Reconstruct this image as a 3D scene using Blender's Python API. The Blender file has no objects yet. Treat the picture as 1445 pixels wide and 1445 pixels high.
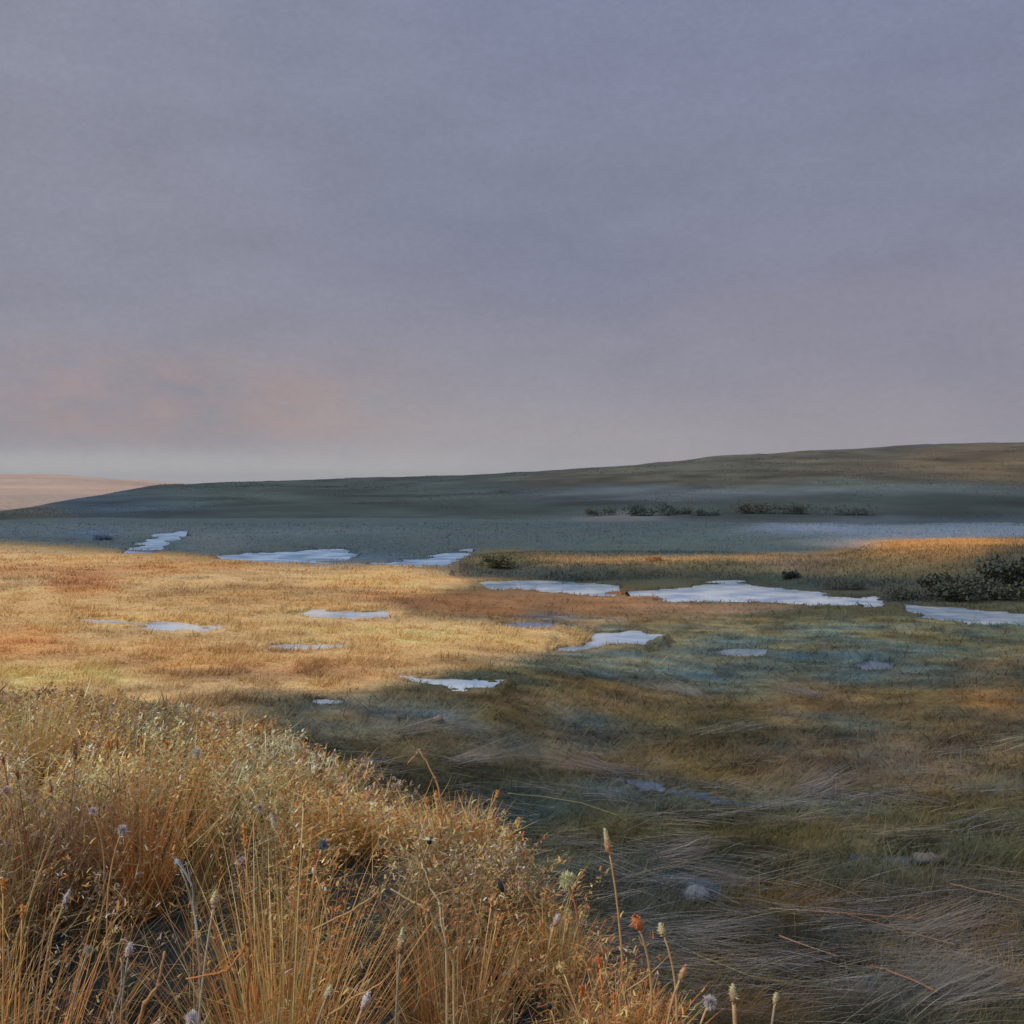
import bpy, math
import numpy as np
rng = np.random.default_rng(11)
S = bpy.context.scene
COL = S.collection
F = 1549.0          # focal length in photo pixels (photo is 1445 wide)
CX, HY = 722.5, 690.0
ZC = 4.5            # eye height above the marsh
EXPO = 0.5
R = math.radians

# ------------------------------------------------------------------ numeric helpers
def lin(c):
    c = np.asarray(c, float) / 255.0
    return np.where(c <= 0.04045, c / 12.92, ((c + 0.055) / 1.055) ** 2.4)
LIGHT = 0.60
def alb(c, k=1.0, sat=0.92):
    l = lin(c) / LIGHT * k
    m = l @ np.array([.3, .55, .15])
    return np.clip(m[..., None] + (l - m[..., None]) * sat if l.ndim > 1 else m + (l - m) * sat, 0.004, 0.85)
def ss(a, b, x):
    t = np.clip((x - a) / (b - a), 0, 1)
    return t * t * (3 - 2 * t)
def lerp(a, b, t): return a + (b - a) * t
def hash2(i, j, s):
    n = (i.astype(np.int64) * 374761393 + j.astype(np.int64) * 668265263 + s * 1442695041) & 0x7fffffff
    n = ((n ^ (n >> 13)) * 1274126177) & 0x7fffffff
    n = (n ^ (n >> 16)) & 0xffff
    return n / 65535.0
def vnoise(x, y, s=0):
    x = np.asarray(x, float); y = np.asarray(y, float)
    i = np.floor(x); j = np.floor(y); fx = x - i; fy = y - j
    fx = fx * fx * (3 - 2 * fx); fy = fy * fy * (3 - 2 * fy)
    a = hash2(i, j, s); b = hash2(i + 1, j, s); c = hash2(i, j + 1, s); d = hash2(i + 1, j + 1, s)
    return (a * (1 - fx) + b * fx) * (1 - fy) + (c * (1 - fx) + d * fx) * fy - 0.5
def fbm(x, y, s=0, o=4):
    r = 0; a = 1.0
    for k in range(o):
        r = r + a * vnoise(x * 2 ** k + 17.3 * k, y * 2 ** k - 9.1 * k, s + k); a *= 0.5
    return r
def polysd(u, v, poly):
    """signed distance to a polygon, negative inside"""
    p = np.asarray(poly, float); n = len(p)
    d2 = np.full(np.shape(u), 1e18); ins = np.zeros(np.shape(u), bool)
    for i in range(n):
        ax, ay = p[i]; bx, by = p[(i + 1) % n]
        ex, ey = bx - ax, by - ay
        wx, wy = u - ax, v - ay
        t = np.clip((wx * ex + wy * ey) / (ex * ex + ey * ey + 1e-9), 0, 1)
        d2 = np.minimum(d2, (wx - ex * t) ** 2 + (wy - ey * t) ** 2)
        if ey != 0:
            ins ^= ((ay > v) != (by > v)) & (u < ex * (v - ay) / ey + ax)
    return np.where(ins, -1, 1) * np.sqrt(d2)

# ------------------------------------------------------------------ the lie of the land
# world: eye at (0,0,ZC), +Y ahead.  u = bearing in photo pixels, d = distance ahead
def to_ud(x, y):
    th = np.arctan2(x, y); r = np.hypot(x, y)
    tc = np.clip(th, -R(58), R(58))
    return CX + F * np.tan(tc), r * np.cos(tc)

WATER = [  # name, level, label, tint, outline as bearing / dip
 ('stream', -0.03, 'pale blue stream reach left of centre, ending at the tip of the straw meadow', 1.0,
  [(648,824),(690,820),(760,820),(815,822),(872,826),(887,836),(845,842),(800,839),(760,836),(690,831)]),
 ('stream', -0.03, 'widest and brightest stream reach, in the middle of the marsh below the tan bank', 1.05,
  [(880,834),(930,830),(985,828),(996,823),(1030,821),(1056,823),(1066,828),(1120,832),(1160,840),(1235,842),(1252,847),(1244,854),(1170,857),(1080,852),(1000,849),(920,845),(885,841)]),
 ('stream', -0.03, 'right-hand stream reach running out of the picture at the right edge', 0.9,
  [(1272,851),(1330,856),(1400,863),(1470,866),(1560,868),(1560,886),(1400,883),(1320,876),(1285,864)]),
 ('pool', None, 'long thin pale pool lying farthest left in the straw meadow', 1.1,
  [(110,873),(150,876),(200,879),(262,881),(285,887),(330,884),(290,892),(240,890),(180,884),(120,879)]),
 ('pool', None, 'pale lens-shaped pool in the straw meadow, farthest back of the meadow pools', 1.1,
  [(408,867),(440,861),(500,862),(545,863),(550,870),(500,874),(440,873)]),
 ('pool', None, 'small narrow pale pool in the middle of the straw meadow', 1.0,
  [(370,914),(400,909),(440,911),(488,910),(484,916),(440,918),(395,920)]),
 ('pool', None, 'pale pool at the near edge of the straw meadow, closest large pool to the reed bank', 1.05,
  [(550,952),(600,956),(650,957),(715,960),(705,969),(650,974),(610,968),(580,961)]),
 ('pool', None, 'pale lilac pool at the right-hand tip of the straw meadow', 0.95,
  [(840,891),(900,892),(934,898),(908,910),(870,911),(830,918),(782,922),(790,913),(830,905)]),
 ('pool', None, 'tiny pale pool by the dark corner of the straw meadow', 0.8,
  [(440,990),(460,987),(484,991),(470,996),(450,996)]),
 ('pool', None, 'dull blue pool in the grey-green marsh to the right of the meadow tip', 0.55,
  [(1000,921),(1040,916),(1083,916),(1078,926),(1030,925)]),
 ('pool', None, 'faint blue wet patch in the dark marsh at right', 0.35,
  [(1205,938),(1232,934),(1262,938),(1255,945),(1220,946)]),
 ('pool', None, 'small blue pool in the brown strip between stream and meadow', 0.4,
  [(700,881),(745,877),(790,880),(775,886),(720,886)]),
 ('pool', None, 'narrow slate blue runnel crossing the dark marsh beyond the reed bank', 0.35,
  [(862,1090),(890,1100),(950,1112),(1020,1126),(1095,1138),(1040,1140),(960,1126),(900,1113)]),
 ('pool', -0.04, 'thin blue-grey glint of water beside the slate blue stone', .36,
  [(925,1228),(960,1232),(1000,1244),(1030,1262),(1010,1266),(970,1250),(930,1238)]),
 ('pool', -0.04, 'thin grey glint of water running left from the pale-topped stone', .36,
  [(1200,1212),(1250,1210),(1322,1213),(1318,1222),(1260,1222),(1210,1219)]),
 ('pool', -0.04, 'small blue-grey glint of water near the bottom right', .36,
  [(1180,1378),(1210,1376),(1245,1386),(1240,1396),(1205,1394)]),
 ('pool', -0.05, 'bent pale blue pool behind the meadow rim at left', .62,
  [(172,779),(200,768),(225,757),(268,749),(256,758),(238,768),(222,779)]),
 ('pool', -0.05, 'low blue pool behind the meadow rim, left of centre', .5,
  [(300,787),(350,782),(410,778),(470,777),(505,783),(480,793),(400,794),(330,791)]),
 ('pool', -0.05, 'blue and white pool behind the right end of the meadow rim', .55,
  [(520,797),(575,788),(625,781),(668,777),(657,789),(622,800),(560,801)]),
]

def base_z(x, y):
    u, d = to_ud(x, y)
    hum = 0.10 * fbm(x / 2.3, y / 2.3, 3, 4) + 0.10 * fbm(x / 9, y / 9, 9, 3) * np.clip(d / 20, 0.2, 1)
    z = hum * np.where(d > 150, 0.3, 1.0)
    # straw meadow, a low rise
    zt = np.interp(u, [-900, 0, 300, 650, 780, 900, 1000], [1.25, 1.0, .9, .6, .38, .16, 0])
    dfar = np.interp(u, [-900, 0, 150, 300, 480, 600, 650, 690, 760, 900, 960], [70, 68, 61, 57, 53.5, 53.5, 54, 44, 36, 32, 28])
    dnear = np.interp(u, [-900, 0, 250, 350, 600, 720, 830, 930], [12, 12, 14, 15.5, 16.5, 18.5, 22.5, 26])
    m = (1 - ss(dfar - 0.6, dfar + 2.2, d)) * ss(dnear * 0.78, dnear * 1.12, d)
    small = 0.05 * fbm(x / 1.7, y / 1.7, 21, 4) + 0.10 * fbm(x / 7, y / 7, 23, 2)
    z = lerp(z, zt + small, m)
    # far bank beyond the stream
    yb = np.interp(u, [620, 660, 880, 1000, 1060, 1240, 1290, 1445, 1600], [816, 816, 822, 818, 819, 838, 848, 860, 864])
    db = (ZC) * F / (yb - HY)
    zf = np.interp(u, [640, 690, 760, 1000, 1110, 1180, 1240, 1330, 1445, 1700], [0, .35, .55, .62, .6, .45, 1.15, 1.35, 1.45, 1.5])
    rise = np.interp(u, [700, 1120, 1230, 1445], [3.5, 4.0, 16, 20])
    top = np.interp(u, [640, 1000, 1120, 1230, 1445], [70, 68, 64, 68, 69])
    f = ss(0.3, 1, (d - db) / rise * 1.0 + 0.25) * (1 - ss(top, top + 6, d)) * ss(640, 700, u)
    z = np.maximum(z, lerp(z, zf + 0.10 * fbm(x / 3, y / 3, 31, 3), f))
    # reed bank in the foreground
    xe = np.interp(d, [0, 2, 3, 4, 4.5, 5.5, 7, 8.4, 10, 12, 14, 16, 19, 24], [3, 2.5, 1.82, 1.2, .95, .57, .05, -.45, -1.5, -2.8, -4.6, -7.5, -13, -30])
    s = xe + 0.25 * fbm(y / 1.1, x / 1.1, 41, 3) - (x)
    b = ss(-0.50, 0.22, s) * (1 - ss(17, 23, d))
    zb = np.interp(d, [0, 3, 5, 6, 8, 10, 12, 16, 20], [1.0, 1.25, 1.5, 1.64, 1.82, 1.95, 1.84, 1.35, 1.05])
    zb = zb + .26 * ss(1.9, .6, s) * ss(3.2, 4.2, d) * (1 - ss(7, 9, d))
    z = lerp(z, zb + 0.12 * fbm(x / 0.9, y / 0.9, 43, 3), b)
    return z, s, m, f

# pool levels follow the ground they lie in
for i, w in enumerate(WATER):
    if w[1] is None:
        p = np.array(w[4], float); cu, cv = p.mean(0)
        zz = 0.3
        for _ in range(12):
            d = (ZC - zz) * F / (p[:, 1] - HY); xx = (p[:, 0] - CX) * d / F
            zz = float(np.percentile(base_z(xx, d)[0], 35))
        WATER[i] = (w[0], zz - 0.03) + w[2:]

def height(x, y, full=False):
    x = np.asarray(x, float); y = np.asarray(y, float)
    z, s, m, f = base_z(x, y)
    u, d = to_ud(x, y)
    wet = np.full(np.shape(z), 99.0)
    for name, lv, lab, tint, poly in WATER:
        v = HY + (ZC - lv) * F / np.maximum(d, .05)
        p = np.array(poly, float)
        box = (u > p[:, 0].min() - 40) & (u < p[:, 0].max() + 40) & (v > p[:, 1].min() - 30) & (v < p[:, 1].max() + 30)
        if not box.any(): continue
        ub, vb = u[box], v[box]
        hp = p[:, 1].max() - p[:, 1].min(); wob = np.clip((hp - 12) / 14, 0, .9) + 6.5 * fbm(ub / 50, vb / 4, 61, 3) + 1.0 * fbm(ub / 12, vb / 4, 67, 2) + (7.0 * fbm(ub / 46, vb / 2.6, 69, 3) - .6 if lv == -0.05 else 0)
        sd = polysd(ub, vb * 1.0, poly) + wob * np.clip((p[:, 1].max() - p[:, 1].min()) / 18, .4, 1.2)
        zb = z[box]
        bank = np.maximum(lerp(zb, lv + .04, .6), lv + 0.04)
        near = 1 - ss(6, 13, sd)
        zb = lerp(zb, bank, near)
        zb = lerp(lv - 0.18, zb, ss(-2.2, 2.2, sd))
        z[box] = zb
        wet[box] = np.minimum(wet[box], sd)
    if full: return z, s, m, f, wet, u, d
    return z

def pix(u, v, d):
    return np.array([(u - CX) * d / F, d, ZC - (v - HY) * d / F])

# ------------------------------------------------------------------ colour of the ground cover
MEADOW = [(-900,745),(0,768),(120,776),(300,788),(480,795),(600,799),(655,803),(660,826),(600,838),(560,852),(575,868),(680,876),(790,884),(860,892),(905,903),(860,917),(790,922),(740,930),(640,945),(560,968),(480,982),(420,992),(370,1004),(335,1022),(325,1060),(325,1300),(-900,1300)]
BACK = [(-900,690),(2300,690),(2300,742),(1445,760),(1225,772),(1120,783),(700,786),(650,800),(480,790),(300,783),(0,764),(-900,745)]
BLOBS = [
 (1270,752,190,8,(96,110,126),.8),(1130,745,60,6,(100,114,134),.75),(1430,748,120,8,(92,106,122),.8),(1180,766,60,5,(150,152,158),.5),  # blue-grey mist band painted into the ground colour
  # bearing, dip, radius u, radius v, colour, strength : patches of different growth, plus painted mist and bank shade
 (60,800,190,12,(158,108,60),.6),(250,796,120,8,(165,120,68),.6),(125,826,40,14,(150,88,46),.6),(60,790,150,6,(190,155,100),.6),
 (330,838,140,8,(150,118,72),.55),(420,830,90,7,(140,108,64),.55),(560,815,110,14,(190,150,92),.6),(560,842,60,9,(150,98,52),.6),
 (100,855,200,18,(180,140,82),.5),(300,880,200,16,(182,148,90),.5),(20,905,60,14,(188,124,58),.6),(200,925,150,16,(176,128,68),.5),
 (420,950,90,14,(152,104,60),.6),(260,955,60,12,(138,98,58),.6),(60,965,120,22,(196,166,106),.6),(620,905,170,13,(190,156,98),.6),(720,900,120,10,(192,158,104),.6),
 (800,908,60,9,(196,160,104),.6),(520,935,150,10,(182,144,88),.6),(470,880,60,8,(188,150,92),.5),(640,935,60,5,(110,92,62),.6),
 # strip between stream and meadow
 (730,850,120,16,(128,92,58),.95),(620,855,60,12,(130,92,56),.9),(850,866,90,16,(112,86,56),.9),(880,848,60,10,(134,98,64),.8),(770,868,40,6,(70,86,104),.5),(960,880,80,14,(92,82,60),.7),
 (1000,858,90,7,(150,118,92),.6),
 # far bank
 (770,790,110,9,(116,98,64),.9),(900,797,120,9,(112,92,60),.9),(1000,789,170,6,(168,134,86),.8),(1000,803,170,8,(76,76,60),.85),(1160,796,60,14,(112,98,84),.7),
 (1320,782,100,16,(150,112,62),.9),(1340,767,110,6,(178,134,76),.95),(1390,812,110,24,(66,66,52),.9),(1240,808,80,20,(84,78,56),.85),(1300,835,150,16,(54,58,52),.9),(1440,795,44,20,(58,62,52),.85),
 (720,806,90,9,(52,62,64),.9),(860,812,120,7,(44,54,52),.9),(1120,820,130,9,(42,54,52),.9),(705,788,40,14,(84,80,52),.7),  # dark strips: peat face with the shadow under the bank painted in
 # marsh
 (1050,900,200,16,(84,86,70),.7),(1300,905,200,24,(76,78,62),.7),(1020,940,200,26,(76,88,82),.8),(900,930,70,12,(92,98,88),.6),(1200,950,160,30,(70,78,68),.6),
 (860,985,60,18,(108,92,66),.5),(960,990,50,18,(98,84,60),.4),(1130,985,70,16,(104,88,68),.5),(1050,1000,60,20,(76,74,54),.5),(1190,1012,90,16,(96,82,62),.5),
 (790,1010,45,22,(62,76,70),.7),(700,1000,120,18,(104,88,60),.7),(560,1010,140,16,(92,86,58),.75),(480,1030,130,16,(108,102,80),.8),(400,1000,120,14,(122,106,78),.8),(400,1005,60,12,(74,78,64),.7),(550,1018,50,9,(72,84,86),.7),
 (700,1060,170,30,(90,82,62),.7),(850,1060,100,30,(84,72,52),.6),(1000,1050,140,30,(78,70,48),.6),(1300,1000,150,40,(84,76,54),.5),(1380,1080,90,60,(94,78,52),.5),(1410,980,50,40,(110,84,50),.5),
 (1200,1080,130,30,(98,80,60),.6),(1090,1120,120,26,(74,74,58),.5),(720,1155,60,24,(62,78,72),.7),(900,1110,80,14,(80,92,98),.4),(960,1140,120,22,(74,78,66),.6),
 (1050,1160,150,24,(66,66,40),.6),(1250,1150,150,30,(66,66,52),.6),(1420,1180,90,60,(54,62,50),.7),(900,1180,90,26,(64,64,44),.6),(1000,1200,150,18,(60,58,40),.6),
 (1160,1230,110,40,(76,70,44),.6),(960,1260,80,24,(66,78,82),.6),(1300,1240,130,30,(58,62,48),.6),(1390,1270,90,30,(82,70,44),.5),(1100,1300,160,30,(68,64,46),.6),(1150,1290,80,24,(88,72,44),.5),
 (940,1300,80,40,(60,62,48),.6),(1030,1340,110,30,(58,64,58),.6),(1240,1340,160,30,(64,60,50),.6),(1380,1330,130,50,(92,80,66),.5),(1200,1400,160,40,(90,76,54),.55),(1380,1420,130,40,(96,84,66),.5),(1060,1400,90,40,(62,54,38),.5),(1180,1440,110,20,(110,84,54),.5),
 # back plain
 (100,748,150,8,(72,86,94),.7),(130,752,26,6,(56,82,108),.5),(450,755,200,9,(76,90,98),.6),(380,768,140,9,(62,76,80),.8),(560,765,90,10,(56,72,78),.8),(740,760,160,14,(62,74,78),.8),
 (900,770,120,10,(64,78,76),.8),(1040,762,120,12,(66,80,80),.8),(500,790,80,7,(66,86,108),.5),(300,765,40,10,(84,92,98),.5),
]
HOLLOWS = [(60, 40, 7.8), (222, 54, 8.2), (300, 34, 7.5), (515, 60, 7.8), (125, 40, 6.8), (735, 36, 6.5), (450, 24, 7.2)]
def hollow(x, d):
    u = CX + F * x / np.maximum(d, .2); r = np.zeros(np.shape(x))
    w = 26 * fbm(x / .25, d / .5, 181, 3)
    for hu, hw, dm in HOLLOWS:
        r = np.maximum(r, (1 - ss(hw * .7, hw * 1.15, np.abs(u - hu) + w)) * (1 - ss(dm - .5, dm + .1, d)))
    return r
def ground_rgb(x, y, z, s=None, m=None):
    """growth colours, plus painted mist and bank shade, laid out on the land"""
    u, d = to_ud(x, y)
    v = HY + (ZC - z) * F / np.maximum(d, .3)
    uw = u + 60 * fbm(x / 5, y / 5, 71, 4) * np.clip(25 / np.maximum(d, 3), .4, 2.2)
    vw = v + 16 * fbm(x / 4 + 40, y / 4, 75, 4) * np.clip(25 / np.maximum(d, 3), .25, 2.2)
    c = np.empty(np.shape(u) + (3,)); c[:] = alb((70, 70, 50))
    def put(mask, col, k=1.0):
        nonlocal c
        c = c + (alb(col) - c) * (mask * k)[..., None]
    put(1 - ss(-3, 3, polysd(uw, vw, BACK)), (58, 73, 77))
    put(ss(215, 250, d) * (1 - ss(150, 420, u)), (140, 122, 110))
    mm = polysd(u + 0.5 * (uw - u), v + 0.45 * (vw - v), MEADOW)
    put(1 - ss(-16, 12, mm), (178, 146, 98))
    for bu, bv, ru, rv, col, k in BLOBS:
        q = ((uw - bu) / (ru * 1.15)) ** 2 + ((vw - bv) / (rv * 1.15)) ** 2
        put(np.exp(-q * q * 0.6), col, k)
    if s is not None:
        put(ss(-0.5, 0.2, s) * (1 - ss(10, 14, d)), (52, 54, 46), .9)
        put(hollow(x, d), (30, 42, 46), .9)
    n = 1 + 0.42 * fbm(x / 1.3, y / 0.9, 81, 5) * np.clip(40 / np.maximum(d, 1), .5, 1)
    n2 = fbm(x / 3.1, y / 2.1, 91, 4)
    c = c * n[..., None]
    dry = ss(-7, 7, mm) * ss(-.2, .3, v - 870)
    hue = fbm(x / 1.6, y / 1.2, 95, 4)
    c = c * (1 + (dry * ss(900, 960, v))[..., None] * np.array([-.20, -.18, -.12])); c = c * (1 + 0.95 * dry * fbm(x / .75 + 5, y / .55, 97, 4))[..., None]
    c = c * (1 + dry[..., None] * (.28 + 1.15 * hue[..., None] * np.array([.72, .22, -.5])))
    c = c * (1 + n2[..., None] * np.array([0.12, 0.0, -0.18]))
    return np.clip(c, .006, .8)

# ------------------------------------------------------------------ materials
def attr_mat(name, rough=0.85, transl=0.0, noise=0.25, nscale=6.0, bump=0.0, spec=0.15):
    m = bpy.data.materials.new(name); m.use_nodes = True
    nt = m.node_tree; N = nt.nodes; L = nt.links; N.clear()
    out = N.new('ShaderNodeOutputMaterial'); p = N.new('ShaderNodeBsdfPrincipled')
    a = N.new('ShaderNodeAttribute'); a.attribute_name = 'Col'
    p.inputs['Roughness'].default_value = rough
    p.inputs['Specular IOR Level'].default_value = spec
    tc = N.new('ShaderNodeNewGeometry'); no = N.new('ShaderNodeTexNoise')
    no.inputs['Scale'].default_value = nscale; no.inputs['Detail'].default_value = 6; no.inputs['Roughness'].default_value = .65
    L.new(tc.outputs['Position'], no.inputs['Vector'])
    mr = N.new('ShaderNodeMapRange')
    mr.inputs['From Min'].default_value = .25; mr.inputs['From Max'].default_value = .75
    mr.inputs['To Min'].default_value = 1 - noise; mr.inputs['To Max'].default_value = 1 + noise
    L.new(no.outputs['Fac'], mr.inputs['Value'])
    mx = N.new('ShaderNodeVectorMath'); mx.operation = 'SCALE'
    L.new(a.outputs['Color'], mx.inputs[0]); L.new(mr.outputs['Result'], mx.inputs['Scale'])
    L.new(mx.outputs['Vector'], p.inputs['Base Color'])
    if bump:
        b = N.new('ShaderNodeBump'); b.inputs['Strength'].default_value = bump; b.inputs['Distance'].default_value = .05
        L.new(no.outputs['Fac'], b.inputs['Height']); L.new(b.outputs['Normal'], p.inputs['Normal'])
    if transl:
        t = N.new('ShaderNodeBsdfTranslucent'); L.new(mx.outputs['Vector'], t.inputs['Color'])
        ms = N.new('ShaderNodeMixShader'); ms.inputs['Fac'].default_value = transl
        L.new(p.outputs['BSDF'], ms.inputs[1]); L.new(t.outputs['BSDF'], ms.inputs[2]); L.new(ms.outputs['Shader'], out.inputs['Surface'])
    else:
        L.new(p.outputs['BSDF'], out.inputs['Surface'])
    return m
M_ground = attr_mat('wet_ground', .9, 0, .28, 5.0, .5, .1)
M_hill = attr_mat('heather_moor', .95, 0, .22, .12, .0, .05)
M_grass = attr_mat('dry_grass', .75, .25, .12, 9.0, 0, .15)
M_stem = attr_mat('stem', .7, .0, .2, 60.0, .3, .2)
M_head = attr_mat('seed_head', .9, .15, .25, 90.0, .5, .1)
M_leaf = attr_mat('shrub_leaf', .7, .15, .2, 3.0, 0, .15)
M_stone = attr_mat('stone', .8, 0, .35, 14.0, .8, .3)

def water_mat(tint, far=False):
    m = bpy.data.materials.new('pool_water'); m.use_nodes = True
    nt = m.node_tree; N = nt.nodes; L = nt.links
    p = N['Principled BSDF']
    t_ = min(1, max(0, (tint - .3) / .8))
    blue = lerp(np.array([.035, .065, .115]), np.array([.26, .44, .70]), t_); sky_sheen = lerp(np.array([.09, .15, .25]), np.array([.88, .95, .99]), t_)  # pale streaks paint the bright sky reflection into the base colour
    if far: blue, sky_sheen = np.array([.09, .20, .36]), np.array([.42, .58, .78])
    no = N.new('ShaderNodeTexNoise'); geo = N.new('ShaderNodeNewGeometry')
    mp = N.new('ShaderNodeMapping'); mp.inputs['Scale'].default_value = (.40, .45, 1)
    L.new(geo.outputs['Position'], mp.inputs['Vector']); L.new(mp.outputs['Vector'], no.inputs['Vector'])
    no.inputs['Scale'].default_value = 1.3; no.inputs['Detail'].default_value = 6; no.inputs['Roughness'].default_value = .6
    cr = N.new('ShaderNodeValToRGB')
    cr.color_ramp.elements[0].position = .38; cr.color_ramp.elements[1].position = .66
    cr.color_ramp.elements[0].color = (*blue, 1); cr.color_ramp.elements[1].color = (*sky_sheen, 1)
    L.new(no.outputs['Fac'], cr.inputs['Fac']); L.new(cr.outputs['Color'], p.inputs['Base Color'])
    n2 = N.new('ShaderNodeTexNoise'); n2.inputs['Scale'].default_value = 5; n2.inputs['Detail'].default_value = 3
    L.new(geo.outputs['Position'], n2.inputs['Vector'])
    b = N.new('ShaderNodeBump'); b.inputs['Strength'].default_value = .10; b.inputs['Distance'].default_value = .01
    L.new(n2.outputs['Fac'], b.inputs['Height']); L.new(b.outputs['Normal'], p.inputs['Normal'])
    p.inputs['Roughness'].default_value = .35 if far else .12; p.inputs['IOR'].default_value = 1.33
    if far: p.inputs['Specular IOR Level'].default_value = .15   # less of a mirror, so the painted blue shows
    return m

# ------------------------------------------------------------------ mesh builders
def mesh_obj(name, V, Fq, C, mat, parent=None, smooth=True):
    V = np.ascontiguousarray(V, np.float32); me = bpy.data.meshes.new(name)
    if isinstance(Fq, np.ndarray):
        n, k = Fq.shape
        me.vertices.add(len(V)); me.vertices.foreach_set('co', V.ravel())
        me.loops.add(n * k); me.loops.foreach_set('vertex_index', np.ascontiguousarray(Fq, np.int32).ravel())
        me.polygons.add(n); me.polygons.foreach_set('loop_start', np.arange(0, n * k, k, dtype=np.int32))
        me.update(calc_edges=True)
    else:
        me.from_pydata([tuple(map(float, v)) for v in V], [], Fq); me.update()
    if C is not None:
        at = me.color_attributes.new('Col', 'FLOAT_COLOR', 'POINT')
        c4 = np.ones((len(V), 4), np.float32); c4[:, :3] = C
        at.data.foreach_set('color', c4.ravel())
    if smooth:
        me.polygons.foreach_set('use_smooth', np.ones(len(me.polygons), bool))
    me.materials.append(mat)
    o = bpy.data.objects.new(name, me); COL.objects.link(o)
    if parent is not None: o.parent = parent
    return o
def tag(o, label=None, cat=None, group=None, kind=None):
    if label: o['label'] = label
    if cat: o['category'] = cat
    if group: o['group'] = group
    if kind: o['kind'] = kind
    return o
def empty(name, loc):
    o = bpy.data.objects.new(name, None); COL.objects.link(o); o.location = tuple(map(float, loc)); o.empty_display_size = .1
    return o

class MB:
    """collects shapes with colours into one mesh"""
    def __init__(self): self.V = []; self.F = []; self.C = []; self.n = 0
    def add(self, V, Fs, C):
        V = np.asarray(V, float); self.V.append(V); C = np.asarray(C, float)
        self.C.append(np.broadcast_to(C, (len(V), 3)) if C.ndim == 1 else C)
        self.F += [tuple(int(i) + self.n for i in f) for f in Fs]; self.n += len(V)
    def tube(self, P, rad, col, col2=None, n=6):
        P = np.asarray(P, float); k = len(P); rad = np.broadcast_to(rad, (k,))
        col = np.asarray(col, float); col2 = col if col2 is None else np.asarray(col2, float)
        V = []; C = []
        for i in range(k):
            t = P[min(i + 1, k - 1)] - P[max(i - 1, 0)]; t = t / (np.linalg.norm(t) + 1e-9)
            a = np.cross(t, [0.3, 1, .2]); a /= np.linalg.norm(a) + 1e-9; b = np.cross(t, a)
            for j in range(n):
                w = 2 * math.pi * j / n
                V.append(P[i] + rad[i] * (math.cos(w) * a + math.sin(w) * b)); C.append(lerp(col, col2, i / (k - 1)))
        Fs = [(i * n + j, i * n + (j + 1) % n, (i + 1) * n + (j + 1) % n, (i + 1) * n + j) for i in range(k - 1) for j in range(n)]
        Fs += [tuple(range(n))[::-1], tuple((k - 1) * n + j for j in range(n))]
        self.add(V, Fs, C)
    def blades(self, B):
        V, Fq, C = B
        self.add(V, Fq, C)
    def build(self, name, mat, parent=None, smooth=True, origin=None):
        V = np.concatenate(self.V); C = np.concatenate(self.C)
        if origin is not None: V = V - np.asarray(origin, float)
        return mesh_obj(name, V, self.F, C, mat, parent, smooth)

def blades(root, h, az, lean, curl, w, c0, c1, K=4, tipw=.12):
    root = np.asarray(root, float); N = len(root)
    h, az, lean, curl, w = [np.broadcast_to(np.asarray(q, float), (N,)) for q in (h, az, lean, curl, w)]
    c0 = np.broadcast_to(c0, (N, 3)); c1 = np.broadcast_to(c1, (N, 3))
    dx, dy = np.sin(az), np.cos(az)
    wa = az + math.pi / 2 + rng.uniform(-.9, .9, N)
    wx, wy = np.sin(wa), np.cos(wa)
    V = np.empty((N, K + 1, 2, 3)); C = np.empty((N, K + 1, 2, 3)); p = root.copy()
    for k in range(K + 1):
        t = k / K
        ww = w * (1 - (1 - tipw) * t ** 1.6) * .5
        off = np.stack([wx * ww, wy * ww, np.zeros(N)], 1)
        V[:, k, 0] = p - off; V[:, k, 1] = p + off
        C[:, k, :] = (c0 + (c1 - c0) * t)[:, None, :]
        ph = np.minimum(lean + curl * (t + .5 / K), 2.6)
        p = p + np.stack([np.sin(ph) * dx, np.sin(ph) * dy, np.cos(ph)], 1) * (h / K)[:, None]
    base = np.arange(N)[:, None] * (K + 1) * 2
    Fq = np.concatenate([np.stack([base[:, 0] + 2 * k, base[:, 0] + 2 * k + 1, base[:, 0] + 2 * k + 3, base[:, 0] + 2 * k + 2], 1) for k in range(K)])
    return V.reshape(-1, 3), Fq, C.reshape(-1, 3)
def tips(root, h, az, lean, curl, K=4):
    p = np.asarray(root, float).copy()
    for k in range(K):
        ph = np.minimum(lean + curl * (k / K + .5 / K), 2.6)
        p = p + np.stack([np.sin(ph) * np.sin(az), np.sin(ph) * np.cos(az), np.cos(ph)], 1) * (h / K)[:, None]
    return p
def cat_blades(*bs):
    V = []; Fq = []; C = []; n = 0
    for v, f, c in bs:
        V.append(v); Fq.append(f + n); C.append(c); n += len(v)
    return np.concatenate(V), np.concatenate(Fq), np.concatenate(C)

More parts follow.
